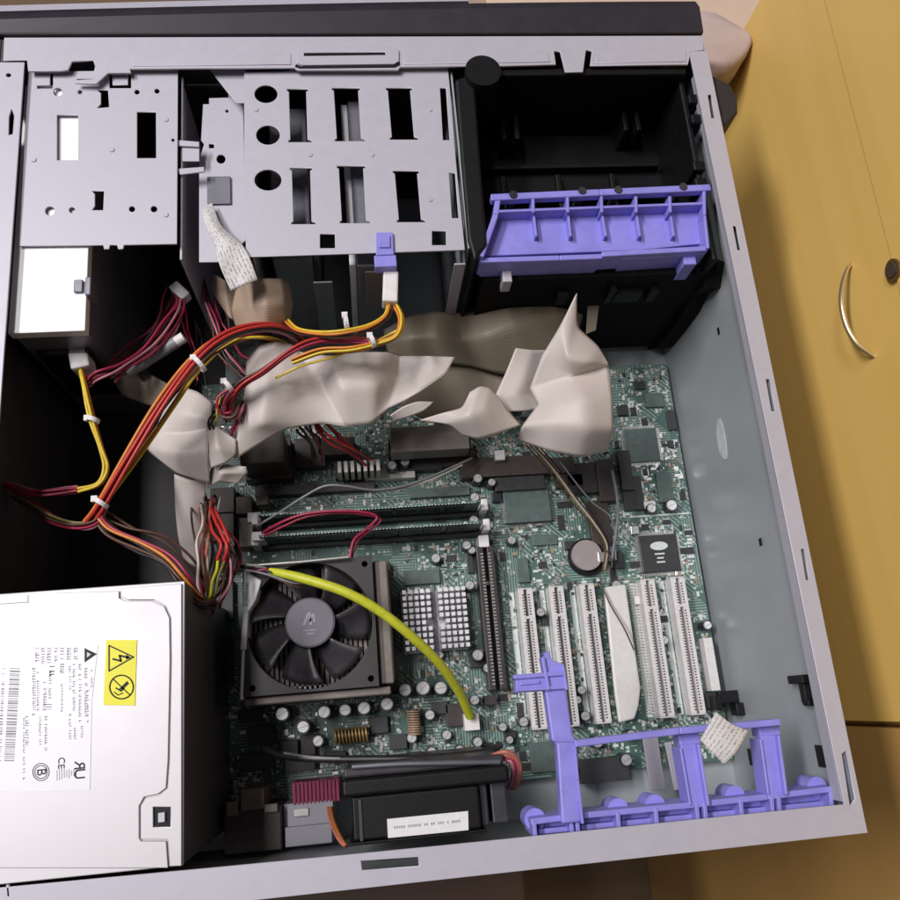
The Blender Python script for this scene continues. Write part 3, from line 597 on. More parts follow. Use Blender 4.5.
# pins around the marked chip and the green chip
k = MB()
for (cx, cy, w, h, zt_) in ((660, 553, 38, 36, -122), (642, 445, 33, 34, -123), (527, 503, 46, 38, -122)):
    q = P(cx, cy, zt_); s = sc(cx, cy, zt_)
    for i in range(24):
        t = -.46+.92*i/23
        for sg in (-1, 1):
            xx, yy = q.x+t*w*s, q.y+sg*(h/2+1.6)*s; k.box((xx-.0002, yy-.0012, -.1249), (xx+.0002, yy+.0012, -.1238))
            xx, yy = q.x+sg*(w/2+1.6)*s, q.y+t*h*s; k.box((xx-.0012, yy-.0002, -.1249), (xx+.0012, yy+.0002, -.1238))
    k.obj('pin_row', TIN, mb); k = MB()
# battery
q = P(588, 556, -119); k = MB(); k.cyl(q, 18.5*sc(588, 556, -119), -.12495, -.1215, 28); k.obj('battery_holder', BLACK, mb, bevel=.0004); occ(q.x-.012, q.y-.012, q.x+.012, q.y+.012)
q2 = P(587, 555, -118); k = MB(); k.cyl(q2, 15*sc(588, 556, -118), -.1214, -.118, 32); k.obj('coin_cell', BATT, mb, bevel=.0006, seg=3)
k = MB(); q3 = P(600, 557, -117); k.box((q3.x-.001, q3.y-.003, -.1249), (q3.x+.006, q3.y+.003, -.1172)); k.obj('battery_clip', TIN, mb, bevel=.0003)
# capacitors
CAPS = [(282, 714, 7.5, -108), (303, 727, 7, -108), (324, 712, 7, -107), (345, 710, 6.5, -107), (364, 708, 7, -107), (387, 704, 7, -107), (405, 690, 7, -107), (423, 688, 7.5, -107), (441, 688, 7, -107), (318, 741, 6, -110),
        (503, 727, 4.5, -114), (524, 722, 5, -114), (510, 740, 4, -116), (478, 655, 6, -113), (488, 668, 5, -114), (467, 545, 5, -114), (470, 585, 5, -113), (474, 520, 5, -112), (475, 497, 5, -112), (436, 558, 5, -116), (472, 550, 4, -115),
        (478, 478, 5, -113), (492, 482, 4.5, -114), (582, 690, 4.5, -114), (586, 716, 5, -114), (541, 612, 4.5, -115), (578, 700, 4, -114), (512, 540, 4.5, -116), (430, 715, 5, -113), (447, 735, 5, -114), (412, 738, 5, -113), (478, 742, 5, -114), (460, 750, 4.5, -116), (432, 752, 5, -114), (452, 762, 5, -115),
        (672, 505, 6, -117), (652, 508, 5, -118), (598, 742, 6, -113), (627, 760, 6, -112), (573, 770, 5, -113), (392, 465, 5, -108), (375, 462, 4, -108), (405, 461, 5, -108), (617, 585, 5, -117), (708, 625, 5, -115), (665, 640, 4.5, -115), (632, 735, 5, -113), (655, 750, 6, -112), (440, 655, 4, -117), (475, 700, 5, -116)]
capm = {}
for (cx, cy, r, zt_) in CAPS:
    q = P(cx, cy, zt_); rr_ = r*sc(cx, cy, zt_); key = (r, zt_)
    if key not in capm:
        k = MB(); k.cyl((0, 0), rr_, .00005, (zt_-BT)*MM-.0006, 18, 0); k.cyl((0, 0), rr_*.9, (zt_-BT)*MM-.0006, (zt_-BT)*MM, 18, 1, r2=rr_*.78)
        k.box((-rr_*.75, -.00012, (zt_-BT)*MM), (rr_*.75, .00012, (zt_-BT)*MM+.0001), 2)
        me = k.mesh('capacitor'); [me.materials.append(x) for x in (CAPB, CAPT, STEEL_DK)]; capm[key] = me
    o = bpy.data.objects.new('capacitor', capm[key]); COL.objects.link(o); o.parent = mb; o.location = Vector((q.x, q.y, BT*MM))-WL[mb]; o.rotation_euler.z = random.uniform(0, 1.5)
    occ(q.x-rr_, q.y-rr_, q.x+rr_, q.y+rr_)
# coils
def coil(px, py, ln, rad, z, horiz=True, m=COPPER):
    q = P(px, py, z); k = MB(); s = sc(px, py, z); L = ln*s; r = rad*s
    d = Vector((1, 0, 0)) if horiz else Vector((0, 1, 0)); e2 = Vector((0, 1, 0)) if horiz else Vector((1, 0, 0))
    k.tube([q-d*L/2, q+d*L/2], r*.8, 12, 1)
    pts = [q-d*L/2+d*L*i/160+(e2*math.cos(i*math.pi/8)+Vector((0, 0, 1))*math.sin(i*math.pi/8))*r for i in range(161)]
    k.tube(pts, r*.17, 5, 0); k.obj('coil', [m, CAPB], mb); occ(q.x-L/2, q.y-r, q.x+L/2, q.y+r)
coil(352, 735, 34, 7, -116); coil(414, 722, 24, 6, -115, False, TAN); bx('fan_header', 472, 722, 15, 16, -112, GLUE)
# rear ports
k = MB(); a, bq = P(292, 783, -100), P(340, 801, -100)
k.box((a.x, bq.y, -.1249), (bq.x, a.y, -.1)); 
for i in range(12):
    x = a.x+.0008+i*(bq.x-a.x)/12; k.box((x, bq.y+.0003, -.1), (x+(bq.x-a.x)/22, a.y-.0003, -.0985))
k.obj('printer_port', PINK, mb, bevel=.0002); occ(a.x, bq.y, bq.x, a.y)
a, bq = P(283, 803, -98), P(338, 856, -70)
k = MB(); k.box((a.x, .004, -.124), (a.x+.026, P(300, 803, -98).y, -.099)); k.box((a.x+.0005, .004, -.0989), (a.x+.025, P(300, 826, -96).y, -.0955)); k.obj('port_shield', STEEL, mb, bevel=.0005)
k = MB(); q = P(305, 812, -98); k.box((q.x-.006, q.y-.002, -.0989), (q.x+.002, q.y+.002, -.0975)); k.obj('shield_spring', TIN, mb, bevel=.0003)
k = MB(); x0 = P(224, 820, -90).x; x1 = P(281, 820, -90).x; yb = P(250, 808, -90).y
k.box((x0, .004, -.1249), (x1, yb, -.090)); k.obj('port_block', BROWNP, mb, bevel=.0006)
k = MB(); q = P(252, 797, -88); k.box((q.x-.006, yb-.001, -.1245), (q.x+.006, q.y+.004, -.0885)); q = P(270, 808, -88); k.box((q.x-.003, yb-.003, -.0899), (q.x+.004, q.y+.002, -.0875)); q = P(232, 806, -88); k.box((q.x-.003, yb-.003, -.0899), (q.x+.003, q.y+.002, -.0875))
k.obj('port_latch', HEATS, mb, bevel=.0006)
# --- scattered surface-mount pieces
occ(*(P(236, 705, BT).xy), *(P(398, 550, BT).xy))
smd = MB(); silk = MB(); n = 0
def free(x, y, m=.0012):
    return not any(a-m < x < c+m and b-m < y < d+m for a, b, c, d in OCC)
for i in range(10000):
    x = random.uniform(-.305, -.007); y = random.uniform(.026, .270)
    dens = 1 if x > -.19 or y < .1 else .6
    if random.random() > dens or not free(x, y): continue
    if math.sin(x*90)*math.sin(y*110+1.3) < -.35 and random.random() < .8: continue
    l, w = random.choice(((.0016, .0008), (.002, .00125), (.001, .0006), (.0032, .0016), (.0016, .0016)))
    if random.random() < .5: l, w = w, l
    z0 = BT*MM+.00003; hh = random.uniform(.0004, .0011); mi = random.choice((0, 0, 0, 1, 2, 3, 3, 3, 4))
    smd.box((x-l/2, y-w/2, z0), (x+l/2, y+w/2, z0+hh), mi); n += 1
for i in range(180):     # small outline packages
    x = random.uniform(-.19, -.008); y = random.uniform(.028, .268)
    if not free(x, y, .003): continue
    l, w = random.choice(((.005, .004), (.006, .0038), (.0045, .003), (.009, .004)))
    if random.random() < .5: l, w = w, l
    occ(x-l/2, y-w/2, x+l/2, y+w/2); smd.box((x-l/2, y-w/2, BT*MM+.0002), (x+l/2, y+w/2, BT*MM+.0015), 1)
    for t in range(5):
        f = -.4+.2*t
        if l > w: smd.box((x+f*l-.0003, y-w/2-.0009, BT*MM+.0001), (x+f*l+.0003, y+w/2+.0009, BT*MM+.0006), 3)
        else: smd.box((x-l/2-.0009, y+f*w-.0003, BT*MM+.0001), (x+l/2+.0009, y+f*w+.0003, BT*MM+.0006), 3)
o = smd.obj('surface_parts', [SILK, CHIP, TAN, TIN, CHIPG], mb); o['kind'] = 'stuff'
for i in range(1300):
    x = random.uniform(-.305, -.008); y = random.uniform(.026, .270)
    if not free(x, y, .0006): continue
    l, w = random.uniform(.0008, .004), random.choice((.00025, .0004, .0007))
    if random.random() < .5: l, w = w, l
    silk.box((x-l/2, y-w/2, BT*MM+.00002), (x+l/2, y+w/2, BT*MM+.00006))
o = silk.obj('silkscreen_marks', SILK, mb); o['kind'] = 'stuff'
# expansion slot brackets seen under the blue clip (metal covers)
for (x, m) in ((648, STEEL), (675, STEEL_DK), (690, STEEL)):
    pass
k = MB(); bar(k, [(650, 735), (658, 790)], 9, -110, -108.5); k.obj('card_bracket', STEEL, case, bevel=.0004)
k = MB(); bar(k, [(668, 742), (678, 790)], 4, -108, -106.5); k.obj('card_bracket', STEEL, case, bevel=.0004)

# ================================================================ PROCESSOR COOLER
pc = thing('processor_cooler', 'square processor cooler with a black seven blade fan on top', 'processor cooler', P(310, 620, -115))
zf = -76
cq = P(310, 622, zf); fs = sc(310, 622, zf)
x0, x1 = P(243, 625, zf).x, P(376, 625, zf).x; y0, y1 = P(310, 692, zf).y, P(310, 560, zf).y
cx, cy = (x0+x1)/2, (y0+y1)/2; hw = (x1-x0)/2; hh = (y1-y0)/2
k = MB(); k.box((x0-.001, y0+.003, -.118), (x1+.009, y1-.001, -.093)); 
k.obj('heatsink', HEATS, pc, bevel=.0006)
k = MB()
for i in range(26): 
    x = x0+i*(x1-x0)/26; k.box((x, y0+.001, -.113), (x+.0009, y1+.001, -.0930))
k.obj('heatsink_fins', ALU, pc)
MB().box((x0-.004, y0-.004, -.1249), (x1+.011, y1+.003, -.118)).obj('socket_frame', AGP, pc, bevel=.0008)
R0 = min(hw, hh)*.955
ring = [(cx+R0*math.cos(2*math.pi*i/48), cy+R0*math.sin(2*math.pi*i/48)) for i in range(48)]
sq = [(x0, y0), (x1, y0), (x1, y1), (x0, y1)]
sh_ = [[(sx_+.0016*math.cos(t*math.pi/5), sy_+.0016*math.sin(t*math.pi/5)) for t in range(10)] for sx_, sy_ in ((x0+.0042, y0+.0042), (x1-.0042, y0+.0042), (x1-.0042, y1-.0042), (x0+.0042, y1-.0042))]
fr_ = plate('fan_frame', sq, [ring]+sh_, zf-15, zf, FANF, pc)
k = MB(); k.box((x1+.0003, y0+.001, -.11), (x1+.008, y1-.002, -.0815)); k.obj('side_plate', HEATS, pc, bevel=.0008)
k = MB(); k.box((x0-.001, y0-.0045, -.11), (x1+.006, y0-.0003, -.0815)); k.obj('side_plate', HEATS, pc, bevel=.0008)
rot = MB(); rot.cyl((cq.x, cq.y), 25*fs, zf*MM-.013, zf*MM-.0008, 40); hub = rot.obj('fan_hub', FANP, pc, bevel=.0008)
MB().cyl((cq.x, cq.y), 23.5*fs, zf*MM-.0007, zf*MM-.0004, 40).obj('hub_sticker', HUB, hub)
hm = MB()
bm_pts = [(-.0035, -.002), (-.001, .0035), (.0005, .0035), (.0008, -.002), (-.0002, -.002), (-.0004, .0018), (-.0022, -.002)]
hm.prism([(cq.x+a_*1.2, cq.y+b_*1.2+.001) for a_, b_ in bm_pts], zf*MM-.0004, zf*MM-.0003)
hm.prism([(cq.x+.002+a_*.8, cq.y+b_*.8+.0015) for a_, b_ in bm_pts], zf*MM-.0004, zf*MM-.0003)
for i, w in enumerate((.006, .004)): hm.box((cq.x-w/2, cq.y-.0045-i*.0018, zf*MM-.0004), (cq.x+w/2, cq.y-.004-i*.0018, zf*MM-.0003))
hm.obj('printed_mark', INKG, hub)
for bI in range(7):
    a0 = bI*2*math.pi/7+.35; vs = []; nr, na = 7, 6
    for ir in range(nr):
        r = 24*fs+(R0*.965-24*fs)*ir/(nr-1)
        for ia in range(na):
            tt = ia/(na-1); an = a0+tt*.72+.22*ir/(nr-1); vs.append((cq.x+r*math.cos(an), cq.y+r*math.sin(an), zf*MM-.0020-.0095*(1-tt)-.0012*math.sin(tt*3.1)))
    k = MB(); k.add(vs, [(i*na+j, (i+1)*na+j, (i+1)*na+j+1, i*na+j+1) for i in range(nr-1) for j in range(na-1)], 0, True)
    k.obj('blade', FANP, hub, solid=.0008)
# clip bar on the left; wire on top added as the frame edge's highlight
k = MB(); k.tube([P(246, 566, -72), P(300, 562, -72), P(349, 557, -72)], .0009, 8); k.obj('highlight_wire', TIN, pc)
k = MB(); bar(k, [(247, 566), (246, 605), (243, 650)], 3.2, -100, -74.5); bar(k, [(243, 650), (241, 700)], 1.6, -100, -74.5); k.obj('clip_bar', ALU, pc, bevel=.0005)
q = P(254, 580, -74); k = MB(); k.prism(poly([(247, 572), (262, 580), (256, 600), (247, 615)], -74), -.085, -.0741); k.obj('clip_gusset', ALU, pc, bevel=.0006)
# processor socket pieces left of the memory
for (x, y, w, h, zt_, m) in ((258, 536, 12, 9, -100, GLUE), (254, 517, 13, 10, -106, GLUE), (246, 532, 14, 30, -110, HEATS), (262, 500, 12, 10, -108, HEATS)):
    bx('connector', x, y, w, h, zt_, m)

# ================================================================ POWER SUPPLY
ps = thing('power_supply', 'white steel power supply with printed labels and yellow warning sticker', 'power supply', V(-340, 72, -133))
xr = P(182, 720, 0).x*1000
MB().bmm(-387.5, 13.8, -132.8, xr, 130.6, -4.4).obj('housing', PSUB, ps, bevel=.0006)
MB().bmm(-387.5, 13.6, -4.35, xr+.2, 130.8, -3.25).obj('rim_plate', PSUM, ps, bevel=.0004)
line = [(119, 591), (119, 598), (126, 601), (152, 601), (164, 606), (169.5, 618), (170, 660), (168, 760), (166, 788), (158, 794), (144, 797), (139, 806), (139, 838), (141, 841), (166, 841), (168, 868)]
z = -2
cover = poly([(-60, 596)]+line[0:2]+line[2:]+[(-60, 868)], z)
plate('cover', cover, [], -3.2, -2.0, PSUM, ps)
ln2 = [(x+1.7, y-(1.3 if x < 160 and y < 605 else 0) + (0 if not (138 < x < 160 and y > 790 and y < 800) else 1.2)) for x, y in line]
ln2[-3] = (140.6, 839.2); ln2[-2] = (167.8, 839.4); ln2[-1] = (169.8, 866)
plate('flange', poly(ln2+[(181.5, 866), (181.5, 583.5), (122, 588)], z), [quad(153, 807, 170.5, 827, z)], -3.2, -2.0, PSUM, ps)
k = MB(); k.prism(poly([(151, 805), (172, 805), (172, 829), (151, 829)], -3), -.00335, -.0031); k.obj('latch_hole', BLACK, ps)
k = MB(); k.prism(poly([(158, 813), (165, 812), (165, 822), (158, 823)], -2), -.003, -.0018); k.obj('latch', STEEL, ps, bevel=.0003)
k = MB(); bar(k, [(28, 595), (28, 603)], .35, -2, -1.9); bar(k, [(0, 604), (28, 602)], .35, -2, -1.9); k.obj('seam', INKG, ps)
# labels
zl = -1.9
wl_ = MB().prism(poly([(-30, 643), (98, 645), (92, 700), (90, 790), (20, 792), (-30, 790)], zl), -.00195, -.0018).obj('rating_label', LABEL, ps)
ys = MB().prism(poly([(106.5, 640), (137, 640), (135, 705.5), (103.5, 705)], zl), -.00195, -.00165).obj('warning_label', YEL, ps)
ZK = -.00155
def inkpoly(mb_, pts, z0=ZK, th=.00008): mb_.prism([P(x, y, z0*1000) for x, y in pts], z0, z0+th)
def inkline(mb_, pts, w, z0=ZK, th=.00008):
    q = [P(x, y, z0*1000) for x, y in pts]
    for a, b2 in zip(q, q[1:]):
        d = b2-a
        if d.length < 1e-7: continue
        nn = Vector((-d.y, d.x, 0)).normalized()*w*MM/2; ex = d.normalized()*w*MM*.3; mb_.prism([a-nn-ex, b2-nn+ex, b2+nn+ex, a+nn-ex], z0, z0+th)
k = MB(); inkline(k, [(109, 645.5), (109, 671), (133.5, 657), (109, 645.5)], .55)
inkline(k, [(113, 659), (121, 661), (119.5, 655.5), (128, 657.5)], .8); inkpoly(k, [(126, 654.5), (131, 657.6), (126, 659.5)])
cc = [(121.5+11.8*math.cos(t*math.pi/16), 687+11.8*math.sin(t*math.pi/16)) for t in range(33)]; inkline(k, cc, .55)
inkline(k, [(111, 694), (132, 678)][:0] or [(113, 679), (130, 695)], .45); inkpoly(k, [(119, 689), (127, 681), (129, 683.5), (122, 690)]); inkline(k, [(116, 688), (121, 691), (124, 688)], .6); inkline(k, [(114, 692), (118, 695), (123, 693)], .4)
k.obj('warning_symbols', INK, ys)
# rating label printing: rows of tiny strokes running down the picture
k = MB(); kg = MB(); zk = -.00175; rnd = random.Random(3)
def textcol(mb_, x, y0, y1, w, gap=.25):      # one unreadable line of print, letters as small strokes
    y = y0
    while y < y1:
        ln = rnd.uniform(1.2, 2.6)
        if rnd.random() > gap*.6:
            xx = x+rnd.uniform(-.3, .3)
            inkpoly(mb_, [(xx-w/2, y), (xx+w/2, y), (xx+w/2, y+ln*.45), (xx-w/2, y+ln*.45)], zk, .00005)
            if rnd.random() < .6: inkpoly(mb_, [(xx-w/2, y+ln*.45), (xx-w/2+w*.35, y+ln*.45), (xx-w/2+w*.35, y+ln*.9), (xx-w/2, y+ln*.9)], zk, .00005)
        y += ln+.5
for (x, y0, y1, w) in ((37, 648, 662, 4), (43, 648, 664, 3), (49, 648, 668, 4), (56, 648, 660, 3), (62, 648, 662, 4), (69, 648, 663, 4), (76, 648, 660, 4), (34, 668, 714, 3.2), (38, 672, 710, 2.2), (45, 682, 705, 3), (50, 676, 700, 2.5), (62, 684, 712, 2), (70, 666, 690, 2.2), (74, 664, 712, 2.6), (80, 664, 724, 2.6), (86, 668, 716, 2.8), (92, 670, 690, 2), (40, 716, 745, 2.2), (46, 716, 750, 2.6), (70, 714, 738, 2.2), (75, 728, 742, 2.2), (82, 726, 738, 2.2), (88, 690, 722, 1.8), (27, 716, 745, 3), (24, 718, 780, 2)):
    textcol(kg, x, y0, y1, w)
textcol(k, 52, 666, 674, 5); textcol(k, 62, 664, 674, 4); textcol(kg, 47, 704, 710, 9)
# barcode
y = 668
while y < 760:
    w = rnd.choice((.5, .8, 1.2, 1.8)); f = (y-668)/92
    inkpoly(kg, [(10-f*6, y), (20-f*6, y+.3), (20-f*6, y+w+.3), (10-f*6, y+w)], zk, .00005)
    if rnd.random() < .8: inkpoly(kg, [(2-f*4, y+.2), (5-f*4, y+.3), (5-f*4, y+w+.1), (2-f*4, y+w)], zk, .00005)
    y += w+rnd.choice((.7, 1.0, 1.4))
kg.obj('printed_lines', INKG, wl_)
# triangle emblem, certification marks
inkpoly(k, [(84.5, 648), (84.5, 662.5), (97, 654)], zk, .00005)
k2 = MB(); inkpoly(k2, [(87, 652), (87, 657.5), (91, 654.3)], zk+.00006, .00005); k2.obj('emblem_centre', PAPER, wl_)
k.obj('printed_marks', INK, wl_); k = MB()
for rr2 in (8.2, 6.2):
    k = MB(); inkline(k, [(41+rr2*math.cos(t*math.pi/12), 772+rr2*1.05*math.sin(t*math.pi/12)) for t in range(25)], .3, zk, .00005); k.obj('printed_ring', INK, wl_)
def ptext(s, px, py, size, zt_, parent, mirror=False, rz=-math.pi/2, m=INK, name='lettering'):
    me = text_mesh(s, size)
    if mirror: me.transform(Matrix.Scale(-1, 4, (1, 0, 0))); me.flip_normals()
    q = P(px, py, zt_*1000); me.transform(Matrix.Translation((q.x, q.y, zt_)) @ Matrix.Rotation(rz, 4, 'Z'))
    return link(name, me, m, parent)
ptext('B', 41, 772, .0052, zk+.0001, wl_)
ptext('CE', 61, 763, .0038, zk+.0001, wl_)
ptext('R', 79, 765.5, .0062, zk+.0001, wl_, mirror=True); ptext('U', 79, 774, .0062, zk+.0001, wl_)
k = MB(); 
for t in range(9): inkline(k, [(57+t*2.4, 770+rnd.uniform(-2, 2)), (57+t*2.4, 777+rnd.uniform(-3, 6))], .25, zk, .00005)
k.obj('printed_lines', INKG, wl_)

# ================================================================ EXHAUST FAN
ef = thing('exhaust_fan', 'black boxy exhaust fan with a white sticker by the rear rail', 'fan', P(430, 812, -60))
zt_ = -20
A, B = P(343, 815, zt_), P(512, 805, zt_)
yb_, yt_ = .0125, P(430, 772, zt_).y
xa, xb = A.x, B.x
xm = xa+(xb-xa)*.81; yf = yt_-.0075
k = MB(); k.box((xa+.004, yb_+.001, -.112), (xm, yf, zt_*MM)); k.obj('body', BLACK, ef, bevel=.0012, seg=3)
k = MB(); k.box((xm+.0002, yb_+.0015, -.112), (xm+.004, yf, zt_*MM-.004)); k.box((xm+.006, yb_+.0015, -.112), (xb-.001, yf, zt_*MM-.0075)); k.box((xm+.004, yb_+.002, -.112), (xm+.006, yf, zt_*MM-.012)); k.obj('side_column', FANP, ef, bevel=.0008)
k = MB(); k.box((xa, yf+.0002, -.112), (xb, yt_, zt_*MM+.0014)); k.obj('flange', BLACK, ef, bevel=.0016, seg=3)
k = MB(); k.box((xa+.002, yb_-.0005, -.112), (xm+.002, yb_+.0008, zt_*MM+.0006)); k.obj('flange', BLACK, ef, bevel=.0005)
k = MB(); k.box((xa+.001, yt_+.0002, -.110), (xb-.001, yt_+.0045, -.0245)); k.obj('flange', FANP, ef, bevel=.0012)
k = MB(); k.box((xa+.007, yb_+.001, zt_*MM+.00002), (xa+.0085, yf-.001, zt_*MM+.0007)); k.obj('rib', FANP, ef, bevel=.0003)
k = MB(); k.tube(cr([P(352, 767, -24), P(400, 764, -23), P(450, 763, -23), P(500, 762, -25)], 5), .0012, 8); k.obj('ridge', STEEL_DK, ef)
zs = zt_+.3
MB().prism(poly([(387, 819), (468, 811), (468.5, 830), (388, 838)], zs), zs*MM, zs*MM+.0002).obj('sticker', PAPER, ef)
k = MB()
for i in range(30):
    x = 394+i*2.3
    if rnd.random() < .8: k.prism([P(a_, b_, zs+.2) for a_, b_ in ((x, 826-.1*(x-396)), (x+1.6, 826-.1*(x-396)), (x+1.6, 829-.1*(x-396)), (x, 828-.1*(x-396)))], zs*MM+.00025, zs*MM+.0003)
k.obj('sticker_print', INKG, ef)

# ================================================================ REAR SLOT CLIP (blue)
rc = thing('slot_retainer', 'periwinkle blue slot retainer frame along the rear rail', 'slot retainer', P(680, 800, -20))
zb = -9
def L_(x, dy=0): return 837.5-(x-535)*.0975+dy      # lower edge line along rail
k = MB()
k.prism([P(535, L_(535), zb), P(832, L_(832), zb), P(830, L_(832)-6, zb), P(535, L_(535)-6, zb)], -.035, zb*MM-.006); k.obj('base_bar', BLUE, rc, bevel=.0006)
k = MB(); bar(k, [(531, 822), (575, 816.5), (695, 805), (768, 797), (834, 789)], 2.6, -28, zb); k.obj('rim', BLUE, rc, bevel=.0005)
k = MB(); k.prism([P(533, 822, zb-5), P(832, 790, zb-5), P(832, 812, zb-5), P(535, 838, zb-5)], -.023, zb*MM-.011); k.obj('floor_panel', BLUE, rc, bevel=.0004)
for x in (534, 571, 577, 618, 656, 697, 705, 741, 772, 779, 831):
    k = MB(); bar(k, [(x, L_(x, -18)), (x+1.5, L_(x, -1))], 1.9, -24, zb+.2); k.obj('rib', BLUE, rc, bevel=.0004)
for x, y in ((535, 813), (618, 803), (655, 799), (735, 790), (817, 781)):
    k = MB(); q = P(x, y+6.5, -18); k.cyl(q, .0048, -.030, -.0175, 18); k.obj('boss', BLUE, rc, bevel=.0008, seg=2)
# arm
k = MB(); k.prism(poly([(545, 690), (566, 688), (573, 735), (578, 742), (581, 822), (562, 824), (557, 745), (552, 740)], -6), -.0135, -.006); k.obj('arm', BLUE, rc, bevel=.0009)
k = MB(); bar(k, [(575, 745), (578, 780), (583, 824)], 1.2, -18, -4.5); k.obj('arm_flange', BLUE, rc, bevel=.0003)
k = MB(); bar(k, [(553, 740), (577, 741)], 1.2, -12, -5.2); k.obj('arm_rib', BLUE, rc, bevel=.0003)
k = MB(); k.prism(poly([(516, 675), (545, 673), (545, 655), (543, 653), (550, 651), (552, 660), (564, 664), (566, 689), (546, 692), (545, 691), (516, 693)], -5), -.0125, -.0052); k.obj('catch', BLUE, rc, bevel=.0008)
k = MB(); bar(k, [(514, 677), (566, 673)], 2.0, -10, -3.6); bar(k, [(516, 690), (566, 687)], 1.6, -10, -3.9); bar(k, [(543, 657), (549, 690)], 1.6, -10, -3.4); bar(k, [(563, 665), (567, 690)], 1.4, -10, -3.8); bar(k, [(520, 684), (540, 682)], 1.4, -10, -4.2); k.obj('catch_rib', BLUE, rc, bevel=.0004)
# long bar and posts
k = MB(); bar(k, [(575, 744), (680, 731), (781, 722)], 3.0, -10, -4); k.obj('cross_bar', BLUE, rc, bevel=.0006)
for pts_, nm in (([(689, 744), (699, 806)], 0), ([(769, 735), (777, 795)], 1)):
    k = MB(); bar(k, pts_, 8.0, -16, -9.5); (xA, yA), (xB, yB) = pts_; bar(k, [(xA+10, yA), (xB+10, yB)], 1.4, -20, -6); bar(k, [(xA-8, yA+4), (xB-8, yB)], 1.2, -20, -8); k.obj('post', BLUE, rc, bevel=.0005)
    k = MB(); bar(k, [(xA-10, yA-5), (xA+11, yA-7)], 6, -20, -11); k.obj('post_head', BLUE, rc, bevel=.0005)

# ================================================================ RIBBON CABLES
def rib(name, rows, m, label, su=7, sv=7, parent=None):
    me = loft([[P(*p) for p in r] for r in rows], su, sv, .55)
    return link(name, me, m, parent, smooth=True, solid=.0009, label=label, cat='ribbon cable' if label else None)
# pale ribbon: flat thin sheets with sharp folds, traced fold by fold
def fold(name, VS, FS, m, label=None, parent=None, ang=0, crease=.45, sharp=()):
    zm = sum(v[2] for v in VS)/len(VS); VS = [(v[0], v[1], zm+(v[2]-zm)*(.62 if abs(v[2]-zm) < 22 else 1)) for v in VS]
    ca, sa = math.cos(math.radians(ang)), math.sin(math.radians(ang))
    me = bpy.data.meshes.new(name); me.from_pydata([tuple(P(*v)) for v in VS], [], FS)
    bm = bmesh.new(); bm.from_mesh(me); bmesh.ops.recalc_face_normals(bm, faces=bm.faces)
    if sum(f.normal.z for f in bm.faces) < 0: bmesh.ops.reverse_faces(bm, faces=bm.faces)
    cl = bm.edges.layers.float.new('crease_edge'); sh2 = {frozenset(x) for x in sharp}
    for e in bm.edges:
        k = frozenset((e.verts[0].index, e.verts[1].index)); e[cl] = 1 if k in sh2 else (.9 if len(e.link_faces) == 1 else min(.9, crease+.08))
    uv = bm.loops.layers.uv.new('UVMap')
    for f in bm.faces:
        for l in f.loops:
            x, y, _ = VS[l.vert.index]; l[uv].uv = ((x*ca+y*sa)/100, (-x*sa+y*ca)/100)
    bm.to_mesh(me); bm.free()
    o = link(name, me, m, parent, smooth=True, label=label, cat='ribbon cable' if label else None)
    ss = o.modifiers.new('subsurf', 'SUBSURF'); ss.levels = 3; ss.render_levels = 3; ss.boundary_smooth = 'PRESERVE_CORNERS'
    so = o.modifiers.new('solid', 'SOLIDIFY'); so.thickness = .0007; so.offset = -1
    return o
rb = thing('ribbon_cable', 'long crumpled pale grey ribbon cable folded and twisted across the middle of the case', 'ribbon cable', P(430, 400, -60))
# left half: lobe under the wires, broad sheet, right sheet
VS = [(246, 362, -46), (257, 346, -38), (274, 341, -34), (292, 344, -38), (300, 352, -42),      # 0-4
      (246, 384, -34), (268, 383, -26), (290, 388, -30), (306, 368, -40),                        # 5-8
      (238, 428, -44), (262, 424, -32), (285, 429, -48), (300, 398, -40), (322, 423, -50),       # 9-13
      (234, 460, -58), (330, 356, -32), (340, 388, -26), (346, 427, -46), (322, 386, -44),       # 14-18
      (362, 352, -38), (376, 384, -26), (372, 424, -44), (388, 352, -40), (400, 356, -52), (398, 378, -50), (388, 408, -44), (409, 356, -46), (430, 356, -36), (455, 357, -40), (446, 374, -38), (422, 390, -38), (404, 401, -44)]
FS = [(0, 1, 6, 5), (1, 2, 7, 6), (2, 3, 8, 7), (3, 4, 8), (5, 6, 10, 9), (6, 7, 12, 10), (9, 10, 11, 14), (10, 12, 13, 11), (7, 8, 18, 12), (12, 18, 17, 13), (4, 15, 18, 8), (15, 16, 17, 18),
      (15, 19, 20, 16), (16, 20, 21, 17), (19, 22, 24, 20), (20, 24, 25, 21), (22, 23, 24), (23, 26, 30, 24), (26, 27, 29, 30), (27, 28, 29), (24, 30, 31, 25)]
fold('cable_length', VS, FS, RIB, None, rb, ang=6, crease=.35, sharp=[(5, 6), (6, 7), (7, 12), (12, 18), (18, 17), (23, 24), (24, 25), (18, 8)])
VS = [(390, 416, -44), (402, 407, -36), (418, 401, -34), (434, 402, -38), (424, 411, -38), (408, 417, -42), (394, 421, -50)]
fold('cable_length', VS, [(0, 1, 5, 6), (1, 2, 4, 5), (2, 3, 4)], RIB, None, rb, ang=-25, crease=.2)
VS = [(420, 420, -46), (442, 413, -38), (462, 408, -34), (470, 392, -30), (480, 386, -30), (490, 388, -34), (500, 398, -42), (448, 424, -40), (468, 416, -24), (484, 410, -26), (508, 410, -46), (462, 435, -48), (478, 440, -46), (498, 434, -44), (521, 425, -50)]
